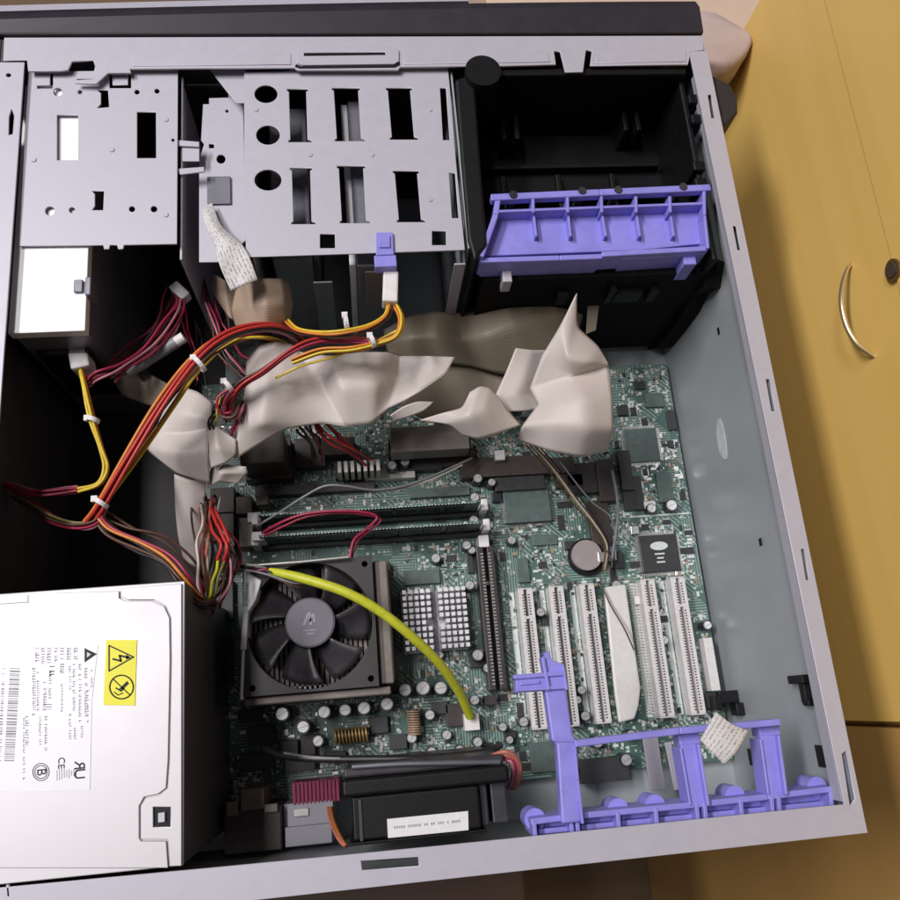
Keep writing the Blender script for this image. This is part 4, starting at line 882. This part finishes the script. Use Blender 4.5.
fold('cable_length', VS, [(0, 1, 7), (1, 2, 8, 7), (2, 3, 4, 8), (4, 5, 9, 8), (5, 6, 10, 9), (7, 8, 12, 11), (8, 9, 13, 12), (9, 10, 14, 13)], RIB, None, rb, ang=-15, crease=.3)
# right end: small sheet and the big pointed panel folded along two creases
VS = [(495, 396, -46), (506, 372, -42), (516, 348, -38), (532, 350, -42), (552, 350, -56), (546, 378, -58), (524, 378, -42), (516, 396, -44), (542, 393, -60), (547, 407, -60), (526, 411, -52), (500, 412, -50)]
fold('cable_length', VS, [(0, 1, 6, 7), (1, 2, 3, 6), (3, 4, 5, 6), (6, 5, 8, 7), (7, 8, 9, 10), (0, 7, 10, 11)], RIB, None, rb, ang=60, crease=.4)
VS = [(577, 293, -16), (577, 327, -28), (599, 346, -36), (608, 363, -42), (560, 326, -22), (542, 356, -36), (530, 388, -52), (566, 358, -20), (590, 362, -24), (538, 404, -50), (570, 377, -40), (609, 366, -44), (555, 402, -34), (585, 398, -22), (613, 400, -34), (522, 426, -48), (550, 424, -34), (586, 428, -24), (614, 430, -38), (517, 440, -60), (548, 451, -52), (582, 458, -54), (608, 450, -60)]
fold('cable_length', VS, [(0, 1, 7, 4), (4, 7, 10, 5), (5, 10, 6), (1, 2, 8, 7), (2, 3, 11, 8), (7, 8, 10), (8, 11, 10), (6, 10, 12, 9), (10, 13, 12), (10, 11, 14, 13), (9, 12, 16, 15), (12, 13, 17, 16), (13, 14, 18, 17), (15, 16, 20, 19), (16, 17, 21, 20), (17, 18, 22, 21)], RIB, None, rb, ang=70, crease=.3, sharp=[(6, 10), (5, 10), (10, 11), (9, 12)])
# left piece
VS = [(112, 378, -62), (128, 373, -58), (150, 374, -52), (168, 384, -50), (122, 396, -70), (140, 402, -66), (156, 408, -60)]
rl = thing('ribbon_cable', 'pale ribbon cable bunched behind the red and yellow wires at left', 'ribbon cable', P(180, 430, -60))
fold('cable_length', VS, [(0, 1, 5, 4), (1, 2, 6, 5), (2, 3, 6)], RIBO, None, rl, ang=0)  # darker ribbon colour stands in for the shade on this upper fold
VS = [(178, 386, -52), (197, 391, -46), (212, 402, -46), (164, 410, -52), (186, 414, -42), (212, 420, -40), (154, 432, -54), (182, 434, -52), (208, 428, -46), (145, 449, -62), (178, 452, -40), (208, 450, -40), (176, 474, -60), (196, 480, -56), (210, 484, -62)]
fold('cable_length', VS, [(0, 1, 4, 3), (1, 2, 5, 4), (3, 4, 7, 6), (4, 5, 8, 7), (6, 7, 10, 9), (7, 8, 11, 10), (9, 10, 12), (10, 11, 14, 13), (10, 13, 12)], RIB, None, rl, ang=35, crease=.3, sharp=[(6, 7), (7, 8)])
VS = [(208, 424, -48), (214, 424, -42), (236, 440, -44), (208, 450, -46), (218, 448, -38), (237, 454, -50), (211, 468, -50), (226, 463, -48)]
fold('cable_length', VS, [(0, 1, 4, 3), (1, 2, 5, 4), (3, 4, 7, 6), (4, 5, 7)], RIB, None, rl, ang=75, crease=.4)
VS = [(211, 467, -58), (226, 464, -54), (246, 467, -52), (222, 473, -46), (248, 473, -56), (238, 484, -60), (207, 488, -66), (218, 481, -54)]
fold('cable_length', VS, [(0, 1, 3), (1, 2, 4, 3), (3, 4, 5, 7), (0, 3, 7, 6)], RIB, None, rl, ang=20, crease=.7)
VS = [(174, 474, -64), (190, 480, -60), (206, 482, -64), (175, 508, -74), (192, 511, -71), (205, 512, -76), (178, 538, -86), (194, 541, -83), (205, 546, -88), (184, 562, -102), (198, 568, -100), (206, 572, -106)]
fold('ribbon_cable', VS, [(0, 1, 4, 3), (1, 2, 5, 4), (3, 4, 7, 6), (4, 5, 8, 7), (6, 7, 10, 9), (7, 8, 11, 10)], RIB, 'narrow pale ribbon length hanging down beside the power supply corner', None, ang=85, crease=.2)
# dark leads and plugs seen below the ribbon
# shaded olive ribbon at the back
ro = thing('ribbon_cable', 'shaded olive brown ribbon cable behind the pale crumpled one', 'ribbon cable', P(480, 330, -70))
VS = [(452, 352, -76), (480, 356, -80), (514, 360, -84), (440, 374, -82), (474, 384, -88), (512, 400, -86), (416, 388, -82), (446, 402, -90), (478, 408, -88), (400, 404, -84), (422, 420, -90), (448, 424, -92)]
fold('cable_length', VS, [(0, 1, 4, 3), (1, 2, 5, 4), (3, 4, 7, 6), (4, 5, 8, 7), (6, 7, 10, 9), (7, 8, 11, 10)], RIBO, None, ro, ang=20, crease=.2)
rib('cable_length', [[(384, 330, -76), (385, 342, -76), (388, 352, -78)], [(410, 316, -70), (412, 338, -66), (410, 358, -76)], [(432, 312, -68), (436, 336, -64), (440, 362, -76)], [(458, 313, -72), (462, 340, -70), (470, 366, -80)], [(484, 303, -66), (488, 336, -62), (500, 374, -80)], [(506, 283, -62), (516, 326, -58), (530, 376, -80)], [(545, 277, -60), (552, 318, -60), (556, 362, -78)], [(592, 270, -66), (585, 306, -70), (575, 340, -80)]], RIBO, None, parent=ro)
# folded tan ribbon under the white tag
rib('ribbon_cable', [[(236, 290, -34), (232, 310, -36), (236, 326, -40)], [(246, 282, -24), (247, 305, -22), (248, 328, -28)], [(264, 279, -18), (266, 304, -16), (266, 330, -26)], [(280, 279, -22), (284, 304, -22), (282, 330, -32)], [(289, 283, -38), (292, 306, -40), (288, 330, -46)]], RIBT, 'short folded tan ribbon below the crumpled white tag')
rib('ribbon_cable', [[(214, 274, -50), (212, 290, -52), (222, 306, -56)], [(224, 280, -44), (226, 298, -44), (230, 318, -48)], [(236, 288, -46), (238, 306, -48), (238, 322, -52)]], RIBT, 'dim tan ribbon scrap at the left of the folded tan ribbon')
# ribbon connectors on the board
bx('ribbon_connector', 430, 438, 78, 26, -88, HEATS, None, zbot=-104, label='mauve grey ribbon plug under the crumpled pale cable', cat='plug')
bx('drive_header', 430, 444, 82, 18, -104.1, BROWNP)
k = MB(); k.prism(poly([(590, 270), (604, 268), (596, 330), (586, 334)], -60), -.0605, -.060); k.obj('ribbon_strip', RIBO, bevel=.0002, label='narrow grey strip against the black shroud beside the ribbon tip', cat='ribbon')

def print_mat():
    m = bpy.data.materials.new('printed_crumpled_paper'); m.use_nodes = True; nt = m.node_tree; b = nt.nodes['Principled BSDF']; L = nt.links.new
    tc = nt.nodes.new('ShaderNodeTexCoord'); mp = nt.nodes.new('ShaderNodeMapping'); mp.inputs['Scale'].default_value = (18, 9, 1); L(tc.outputs['UV'], mp.inputs[0])
    br = nt.nodes.new('ShaderNodeTexNoise'); br.inputs['Scale'].default_value = 1.6; br.inputs['Detail'].default_value = 3; L(mp.outputs[0], br.inputs['Vector'])
    sp = nt.nodes.new('ShaderNodeSeparateXYZ'); L(mp.outputs[0], sp.inputs[0])
    si = nt.nodes.new('ShaderNodeMath'); si.operation = 'SINE'; mu = nt.nodes.new('ShaderNodeMath'); mu.operation = 'MULTIPLY'; mu.inputs[1].default_value = 6.28; L(sp.outputs[1], mu.inputs[0]); L(mu.outputs[0], si.inputs[0])
    g1 = nt.nodes.new('ShaderNodeMath'); g1.operation = 'GREATER_THAN'; g1.inputs[1].default_value = .1; L(si.outputs[0], g1.inputs[0])
    g2 = nt.nodes.new('ShaderNodeMath'); g2.operation = 'GREATER_THAN'; g2.inputs[1].default_value = .5; L(br.outputs['Fac'], g2.inputs[0])
    mm = nt.nodes.new('ShaderNodeMath'); mm.operation = 'MULTIPLY'; L(g1.outputs[0], mm.inputs[0]); L(g2.outputs[0], mm.inputs[1])
    mx = nt.nodes.new('ShaderNodeMix'); mx.data_type = 'RGBA'; L(mm.outputs[0], mx.inputs[0]); mx.inputs[6].default_value = (.68, .66, .65, 1); mx.inputs[7].default_value = (.36, .34, .34, 1); L(mx.outputs[2], b.inputs['Base Color'])
    n2 = nt.nodes.new('ShaderNodeTexNoise'); n2.inputs['Scale'].default_value = 90; n2.inputs['Detail'].default_value = 1; L(tc.outputs['Object'], n2.inputs['Vector'])
    bp = nt.nodes.new('ShaderNodeBump'); bp.inputs['Strength'].default_value = .5; bp.inputs['Distance'].default_value = .002; L(n2.outputs['Fac'], bp.inputs['Height']); L(bp.outputs[0], b.inputs['Normal'])
    b.inputs['Roughness'].default_value = .65
    return m
PRINT = print_mat()
# ================================================================ PAPER TAGS
def tag(name, rows, label):
    me = loft([[P(*p) for p in r] for r in rows], 6, 6)
    return link(name, me, PRINT, None, smooth=True, solid=.0004, label=label, cat='tag')
tg = tag('paper_tag', [[(212, 203, -10), (205, 207, -9), (202, 212, -8)], [(222, 226, -7), (213, 226, -4), (207, 230, -6)], [(240, 242, -4), (226, 242, -1), (215, 246, -4)], [(249, 256, -2), (234, 262, -3), (220, 266, -1)], [(258, 280, -5), (246, 284, -3), (231, 291, -6)]], 'crumpled white paper tag hanging over the drive cage edge')
t2 = tag('paper_tag', [[(700, 740, -2), (712, 752, -1), (724, 765, -3)], [(708, 726, 1), (722, 740, 1), (736, 752, 0)], [(716, 712, 2), (732, 724, 1), (749, 731, -2)]], 'white printed paper tag stuck over the blue retainer bar')
# ================================================================ CABLES
def wires(root, path, cols, spread, r, sub=8, twist=1.5, seed=0, jit=.6):
    rn = random.Random(seed); cols = list(cols)+([rn.choice((WBLK, WBRN, WCRI))] if len(cols) > 2 else []); spread *= 1.1; base = cr([P(*p) for p in path], sub); n = len(base)
    for i, m in enumerate(cols):
        ph = 2*math.pi*i/len(cols)+rn.uniform(-.4, .4); rad = spread*(.55+.45*rn.random()); w1, w2 = rn.uniform(1, 3), rn.uniform(0, 6)
        pts = []
        for j, p in enumerate(base):
            t = j/(n-1); d = (base[min(j+1, n-1)]-base[max(j-1, 0)]).normalized(); sd = d.cross(Vector((0, 0, 1))); sd = sd.normalized() if sd.length > 1e-6 else Vector((1, 0, 0))
            up = sd.cross(d); a = ph+twist*t*math.pi; k_ = rad*(1+jit*math.sin(w1*t*6+w2)*.5)
            pts.append(p+sd*math.cos(a)*k_*MM+up*math.sin(a)*k_*MM)
        MB().tube(pts, r*MM*.78, 8).obj('wire', m, root)
def tie(root, px, py, z, r, ang, w=2.2):
    q = P(px, py, z); a = math.radians(ang); d = Vector((math.cos(a), math.sin(a), 0)); sd = Vector((-d.y, d.x, 0)); up = Vector((0, 0, 1))
    k = MB(); pts = [q+(sd*math.cos(t*math.pi/8)+up*math.sin(t*math.pi/8))*r*MM for t in range(17)]
    vs = []
    for p in pts: vs += [p-d*w*MM/2, p+d*w*MM/2]
    k.add(vs, [(2*i, 2*i+1, 2*i+3, 2*i+2) for i in range(16)]); hq_ = q+sd*r*MM
    k.box((hq_.x-.0012, hq_.y-.0012, hq_.z-.001), (hq_.x+.0012, hq_.y+.0012, hq_.z+.0012))
    k.obj('cable_tie', GLUE, root, solid=.0009)
def cable(label, loc, cat='cable'): return thing('wire_bundle', label, cat, P(*loc))
# main red bundle
c = cable('thick red and yellow wire bundle rising diagonally past the left ribbon', (150, 420, -50))
wires(c, [(88, 522, -34), (100, 505, -26), (130, 455, -18), (165, 400, -14), (200, 356, -14), (232, 334, -16), (268, 327, -22), (292, 334, -34), (302, 346, -50)], [WRED, WRED, WORA, WRED, WPNK], 2.1, 1.15, seed=1, twist=.6)
wires(c, [(100, 506, -30), (135, 460, -24), (176, 402, -22), (198, 372, -26), (232, 342, -30), (268, 338, -34), (285, 345, -48)], [WYEL, WORA], 1.2, 1.0, seed=2, twist=.4)
wires(c, [(96, 512, -32), (128, 464, -26), (168, 404, -24), (204, 360, -26), (236, 340, -30), (262, 336, -36), (280, 342, -46)], [WBRN, WCRI, WORA, WBLK], 2.4, .8, seed=41, twist=.8)
tie(c, 199, 364, -13, 4.2, 40); tie(c, 101, 503, -24, 3.6, 55)
# plug end at the optical drive
c = cable('yellow wire bundle dropping from the white plug under the disc drive', (90, 420, -40))
wires(c, [(80, 366, -34), (85, 388, -32), (92, 420, -32), (101, 448, -34), (106, 468, -36), (98, 484, -36), (78, 490, -36)], [WYEL, WYEL, WORA], 1.3, 1.0, seed=3, twist=.3)
wires(c, [(78, 490, -36), (50, 493, -36), (28, 492, -36), (10, 486, -38), (-8, 478, -42)], [WPNK, WCRI, WCRI, WPNK], 1.6, 1.0, seed=4, twist=.3)
tie(c, 93, 420, -31, 2.9, 70)
k = MB(); bar(k, [(75, 341), (80, 367)], 9.5, -44, -30); k.obj('plug', GLUE, c, bevel=.001)
# wires between the disc drive plug and the back
c = cable('dark red and pink wires running from the disc drive plug towards the cage', (140, 340, -60))
wires(c, [(88, 385, -40), (96, 375, -34), (120, 366, -34), (150, 346, -38), (172, 318, -44), (180, 303, -52), (178, 288, -60)], [WPNK, WCRI, WCRI, WBRN, SALMON], 2.6, .9, seed=5, twist=.5, jit=1)
wires(c, [(112, 380, -40), (140, 360, -42), (165, 340, -46), (180, 318, -54)], [WCRI, WPNK], 1.8, .9, seed=6)
k = MB(); bar(k, [(172, 283), (186, 296)], 6, -60, -52); k.obj('plug', GLUE, c, bevel=.001)
c = cable('grey wrapped lead with a white tip lying below the dark red wires', (155, 360, -60))
k = MB(); k.tube([P(128, 372, -50), P(160, 352, -46), P(176, 342, -44)], .0034, 10); k.obj('sleeve', WGRY, c)
k = MB(); k.tube([P(176, 342, -44), P(184, 337, -43)], .0030, 10); k.obj('tip', GLUE, c)
c = cable('dim crimson wires dropping behind the red bundle under the drive bay', (205, 320, -60))
wires(c, [(200, 275, -70), (207, 300, -60), (214, 325, -54), (222, 350, -52), (240, 372, -54), (258, 388, -56)], [WPNK, WCRI, WBLK], 2.4, .8, seed=7, twist=1)
wires(c, [(176, 286, -70), (168, 312, -64), (150, 336, -60), (128, 356, -58), (106, 372, -56)], [WCRI, WBLK, WBRN, WCRI], 4, .75, seed=42, twist=.6, jit=1)
wires(c, [(214, 300, -60), (222, 330, -58), (236, 352, -60), (250, 366, -62), (270, 384, -60)], [WBLK, WCRI, WBRN], 4, .75, seed=43, twist=.5, jit=1)
wires(c, [(188, 300, -80), (192, 330, -74), (198, 360, -70), (196, 384, -70)], [WCRI, WCRI, WBLK, WBRN], 5, .8, seed=8, twist=.3)
wires(c, [(226, 360, -62), (244, 372, -60), (262, 376, -58), (256, 390, -62)], [WBRN, SALMON], 2, .8, seed=28, twist=.8)
# bundle to hard drive
c = cable('yellow and orange wire bundle looping from the white hard drive plug', (350, 330, -40))
wires(c, [(390, 300, -14), (386, 316, -11), (368, 328, -10), (340, 334, -10), (318, 334, -14), (298, 330, -20), (288, 322, -30)], [WYEL, WORA, WBRN], 1.7, .95, seed=9, twist=.3)
wires(c, [(393, 300, -14), (401, 318, -11), (396, 336, -11), (376, 344, -13), (350, 350, -14), (320, 352, -17), (292, 362, -20)], [WORA, WYEL, WORA], 1.4, .95, seed=10, twist=.3)
wires(c, [(376, 342, -16), (345, 340, -18), (315, 342, -18), (290, 352, -18), (262, 372, -20), (240, 386, -24), (230, 402, -34), (228, 420, -44)], [WRED, WCRI, WCRI, WBLK], 1.6, 1.0, seed=11, twist=.8)
wires(c, [(400, 330, -16), (370, 344, -20), (335, 356, -20), (300, 366, -22), (275, 378, -26)], [WYEL], .3, .9, seed=12)
tie(c, 346, 322, -10, 3.6, 8); tie(c, 372, 341, -11, 3.0, 20); tie(c, 228, 386, -24, 3.2, 40)
k = MB(); bar(k, [(391, 270), (390, 301)], 8.0, -18, -8); k.obj('plug', GLUE, c, bevel=.001)
# knot of crimson wires
c = cable('knot of crimson wires tucked against the left edge of the pale ribbon', (228, 410, -50))
wires(c, [(232, 392, -26), (222, 402, -30), (222, 414, -34), (234, 416, -34), (242, 404, -38), (240, 420, -42), (234, 434, -50)], [WCRI, WCRI, WPNK], 2.2, .95, seed=13, twist=2)
wires(c, [(226, 395, -30), (216, 412, -36), (212, 428, -46)], [WYEL, WBLK, WBLK], 1.8, .8, seed=14)
bx('power_plug', 262, 447, 44, 34, -84, BROWNP, None, zbot=-111.8, label='dark power plug with white clips pushed into the board under the pale ribbon', cat='plug')
# red wires at board
c = cable('bright red wires dropping under the middle of the pale ribbon', (350, 445, -80))
wires(c, [(318, 420, -60), (335, 438, -66), (352, 450, -80), (366, 460, -100)], [WRED, WRED, WRED, WCRI], 3.4, .95, seed=15, twist=.2)
wires(c, [(300, 426, -66), (312, 440, -72), (318, 460, -100)], [WBRN, WCRI, WBLK], 3.4, .95, seed=16, twist=.2)
k = MB(); q = P(358, 466, -100)
for i in range(7): k.box((q.x-.012+i*.0038, q.y-.004, -.1169), (q.x-.012+i*.0038+.0022, q.y+.003, -.098))
k.obj('plug', GLUE, c, bevel=.0004)
# loop of brown wires along the power supply's upper edge
c = cable('brown and orange wires looping along the upper edge of the power supply', (120, 530, -40))
wires(c, [(14, 494, -42), (30, 505, -40), (50, 518, -38), (76, 525, -34), (96, 522, -30), (104, 508, -28)], [WBRN, WGRN, WCRI, WPNK], 1.8, .9, seed=17, twist=.8)
wires(c, [(96, 512, -30), (110, 530, -30), (140, 545, -26), (165, 560, -22), (182, 580, -20), (198, 600, -30), (212, 605, -50)], [WBRN, WORA, WCRI, WBRN, WBLK], 2.6, 1.0, seed=18, twist=.8)
wires(c, [(100, 514, -34), (130, 528, -36), (165, 540, -38), (190, 560, -42), (206, 590, -50)], [WBRN, WBRN], 1.6, .9, seed=19)
# cluster at psu corner
c = cable('cluster of red, white and yellow wires bending beside the power supply corner', (215, 560, -60))
wires(c, [(208, 505, -70), (206, 530, -56), (202, 556, -44), (204, 585, -44), (210, 606, -56)], [WWHT, WBRN, SALMON, WWHT], 2.8, 1.0, seed=20, twist=.3)
wires(c, [(212, 512, -66), (218, 530, -52), (224, 545, -46), (222, 560, -50)], [WRED, WRED, WRED, WPNK], 2.6, 1.1, seed=21, twist=.3)
wires(c, [(226, 548, -56), (230, 566, -50), (226, 586, -48), (216, 602, -52), (210, 612, -64)], [WBRN, WPNK, WBRN], 2, .9, seed=22, twist=.4)
wires(c, [(222, 560, -50), (217, 576, -44), (212, 596, -46), (210, 608, -56)], [SLEEVE, WGRN], 1.3, 1.0, seed=23, twist=.3)
wires(c, [(196, 500, -80), (198, 540, -60), (206, 580, -50)], [WBRN, SALMON], 2, .8, seed=24, twist=.3)
wires(c, [(210, 500, -76), (214, 526, -62), (226, 546, -54), (234, 562, -60), (226, 586, -62), (214, 604, -64)], [WBLK, WBRN, WCRI, WWHT, WBRN], 4, .8, seed=44, twist=.7, jit=1)
wires(c, [(206, 496, -84), (212, 530, -74), (216, 566, -66), (206, 600, -64)], [WBLK, WBLK, WBRN], 4, .9, seed=45, twist=.4, jit=1)
# yellow sleeve over the fan
c = cable('yellow green sleeved cable arching over the processor fan', (380, 620, -80))
pth = [(270, 571, -66), (285, 574, -62), (312, 581, -58), (345, 592, -56), (378, 610, -58), (410, 635, -64), (438, 662, -76), (458, 690, -92), (470, 716, -108)]
pp = cr([P(*p) for p in pth], 8); MB().tube(pp, [.0018+.0008*min(1, i/12) for i in range(len(pp))], 12).obj('sleeve', SLEEVE, c)
wires(c, [(234, 566, -66), (250, 568, -65), (264, 572, -65), (290, 582, -64), (300, 584, -66)], [WGRY, WBLK, WWHT], 1.5, .8, seed=25, twist=.5)
wires(c, [(247, 566, -66), (262, 569, -65), (272, 571, -66)], [WGRY, WWHT, WBLK], 1.0, .8, seed=26)
# thin leads
c = cable('thin crimson twin lead arching over the memory modules to the fan', (320, 520, -80), 'lead')
MB().tube(cr([P(*p) for p in [(262, 533, -92), (282, 522, -84), (305, 514, -80), (335, 511, -78), (362, 512, -78), (377, 517, -80), (368, 528, -80), (354, 540, -78), (350, 558, -78)]], 8), .0008, 8).obj('wire', WCRI, c)
MB().tube(cr([P(*p) for p in [(264, 536, -92), (284, 526, -86), (306, 517, -82), (335, 513, -80), (360, 514, -80), (380, 519, -82), (372, 529, -82), (358, 540, -80), (352, 558, -80)]], 8), .0007, 8).obj('wire', WCRI, c)
c = cable('thin grey lead running from the memory latch towards the ribbon', (330, 490, -90), 'lead')
MB().tube(cr([P(*p) for p in [(257, 526, -96), (280, 512, -90), (305, 496, -84), (325, 486, -80), (345, 486, -80), (372, 490, -86), (400, 487, -92), (425, 479, -96), (455, 466, -100), (472, 458, -104)]], 8), .0007, 8).obj('wire', WGRY, c)
MB().tube(cr([P(*p) for p in [(372, 491, -88), (400, 489, -94), (430, 480, -98), (462, 465, -102)]], 8), .0006, 8).obj('wire', WWHT, c)
c = cable('fine brown and olive leads trailing from the ribbon to the coin cell', (575, 510, -100), 'lead')
for i, (m, dx) in enumerate(((WGRN, 0), (WBRN, 4), (WBLK, 8), (WBRN, -4), (WWHT, 2))):
    MB().tube(cr([P(*p) for p in [(530+dx, 445, -80), (552+dx, 470, -90), (574+dx, 500, -98), (592+dx*.7, 522, -104), (606+dx*.4, 545, -110), (604+dx*.3, 570, -114)]], 8), .00045, 6).obj('wire', m, c)
MB().tube(cr([P(*p) for p in [(590, 535, -108), (606, 550, -110), (612, 566, -110), (600, 575, -112), (608, 600, -110), (624, 628, -108), (634, 650, -110)]], 8), .00045, 6).obj('wire', WBRN, c)
MB().tube(cr([P(*p) for p in [(560, 462, -84), (590, 500, -96), (612, 520, -104), (616, 560, -112)]], 8), .0005, 6).obj('wire', WGRY, c)
MB().tube(cr([P(*p) for p in [(612, 470, -90), (618, 510, -100), (612, 560, -112)]], 8), .0009, 6).obj('wire', WGRY, c)
# exhaust fan lead
c = cable('salmon pink fan lead curling at the upper right of the exhaust fan', (515, 765, -60), 'lead')
for i in range(4):
    MB().tube(cr([P(*p) for p in [(478, 764+i, -36), (492, 756+i, -30-i), (506, 752+i*2.4, -26-i), (518-i*2, 760+i, -28), (520-i*2.4, 776, -34), (515-i*2, 788, -52)]], 8), .0011, 8).obj('wire', (SALMON, SALMON, WCRI, WPNK)[i], c)
c = cable('orange brown lead pinched between the port shield and the exhaust fan', (335, 825, -60), 'lead')
for i in range(3):
    MB().tube(cr([P(*p) for p in [(328+i*2, 808, -76), (331+i*2, 822, -62), (338+i*2, 838, -50), (345+i, 846, -46)]], 8), .0009, 8).obj('wire', (SALMON, WORA, WBRN)[i], c)
c = cable('black sleeved lead lying across the board above the exhaust fan', (380, 757, -60), 'lead')
MB().tube(cr([P(*p) for p in [(262, 748, -84), (285, 756, -76), (320, 759, -70), (370, 759, -66), (430, 758, -62), (485, 752, -62), (500, 745, -70)]], 8), .0019, 10).obj('sleeve', WBLK, c)
MB().tube(cr([P(*p) for p in [(284, 753, -75), (310, 757, -70), (340, 758.5, -67)]], 8), .0007, 8).obj('wire', WGRY, c)

# ================================================================ LIGHT
w = bpy.data.worlds.new('World'); SC.world = w; w.use_nodes = True
w.node_tree.nodes['Background'].inputs[0].default_value = (.92, .95, 1, 1); w.node_tree.nodes['Background'].inputs[1].default_value = .09
def area(name, loc, target, sx, sy, power, col):
    l = bpy.data.lights.new(name, 'AREA'); l.shape = 'RECTANGLE'; l.size = sx; l.size_y = sy; l.energy = power; l.color = col
    o = bpy.data.objects.new(name, l); COL.objects.link(o); o.location = loc
    d = (Vector(target)-Vector(loc)); o.rotation_euler = d.to_track_quat('-Z', 'Y').to_euler(); return o
area('ceiling_tube_lamp', (-2.5, 1.1, 3.2), (-.2, .25, 0), 1.2, .22, 140, (1, .97, .98)).rotation_euler = Euler((0, math.radians(-36), math.radians(0)))
bpy.data.objects['ceiling_tube_lamp'].data.size, bpy.data.objects['ceiling_tube_lamp'].data.size_y = .38, 1.9
o2 = area('ceiling_tube_lamp', (-1.25, .9, 3.2), (-.2, .25, 0), .3, 1.9, 46, (1, .97, .98)); o2.rotation_euler = Euler((0, math.radians(-19), 0))
SC.view_settings.view_transform = 'Standard'; SC.view_settings.look = 'None'; SC.view_settings.exposure = -.12; SC.view_settings.gamma = 1
SC.cycles.use_denoising = True
SC.cycles.max_bounces = 6
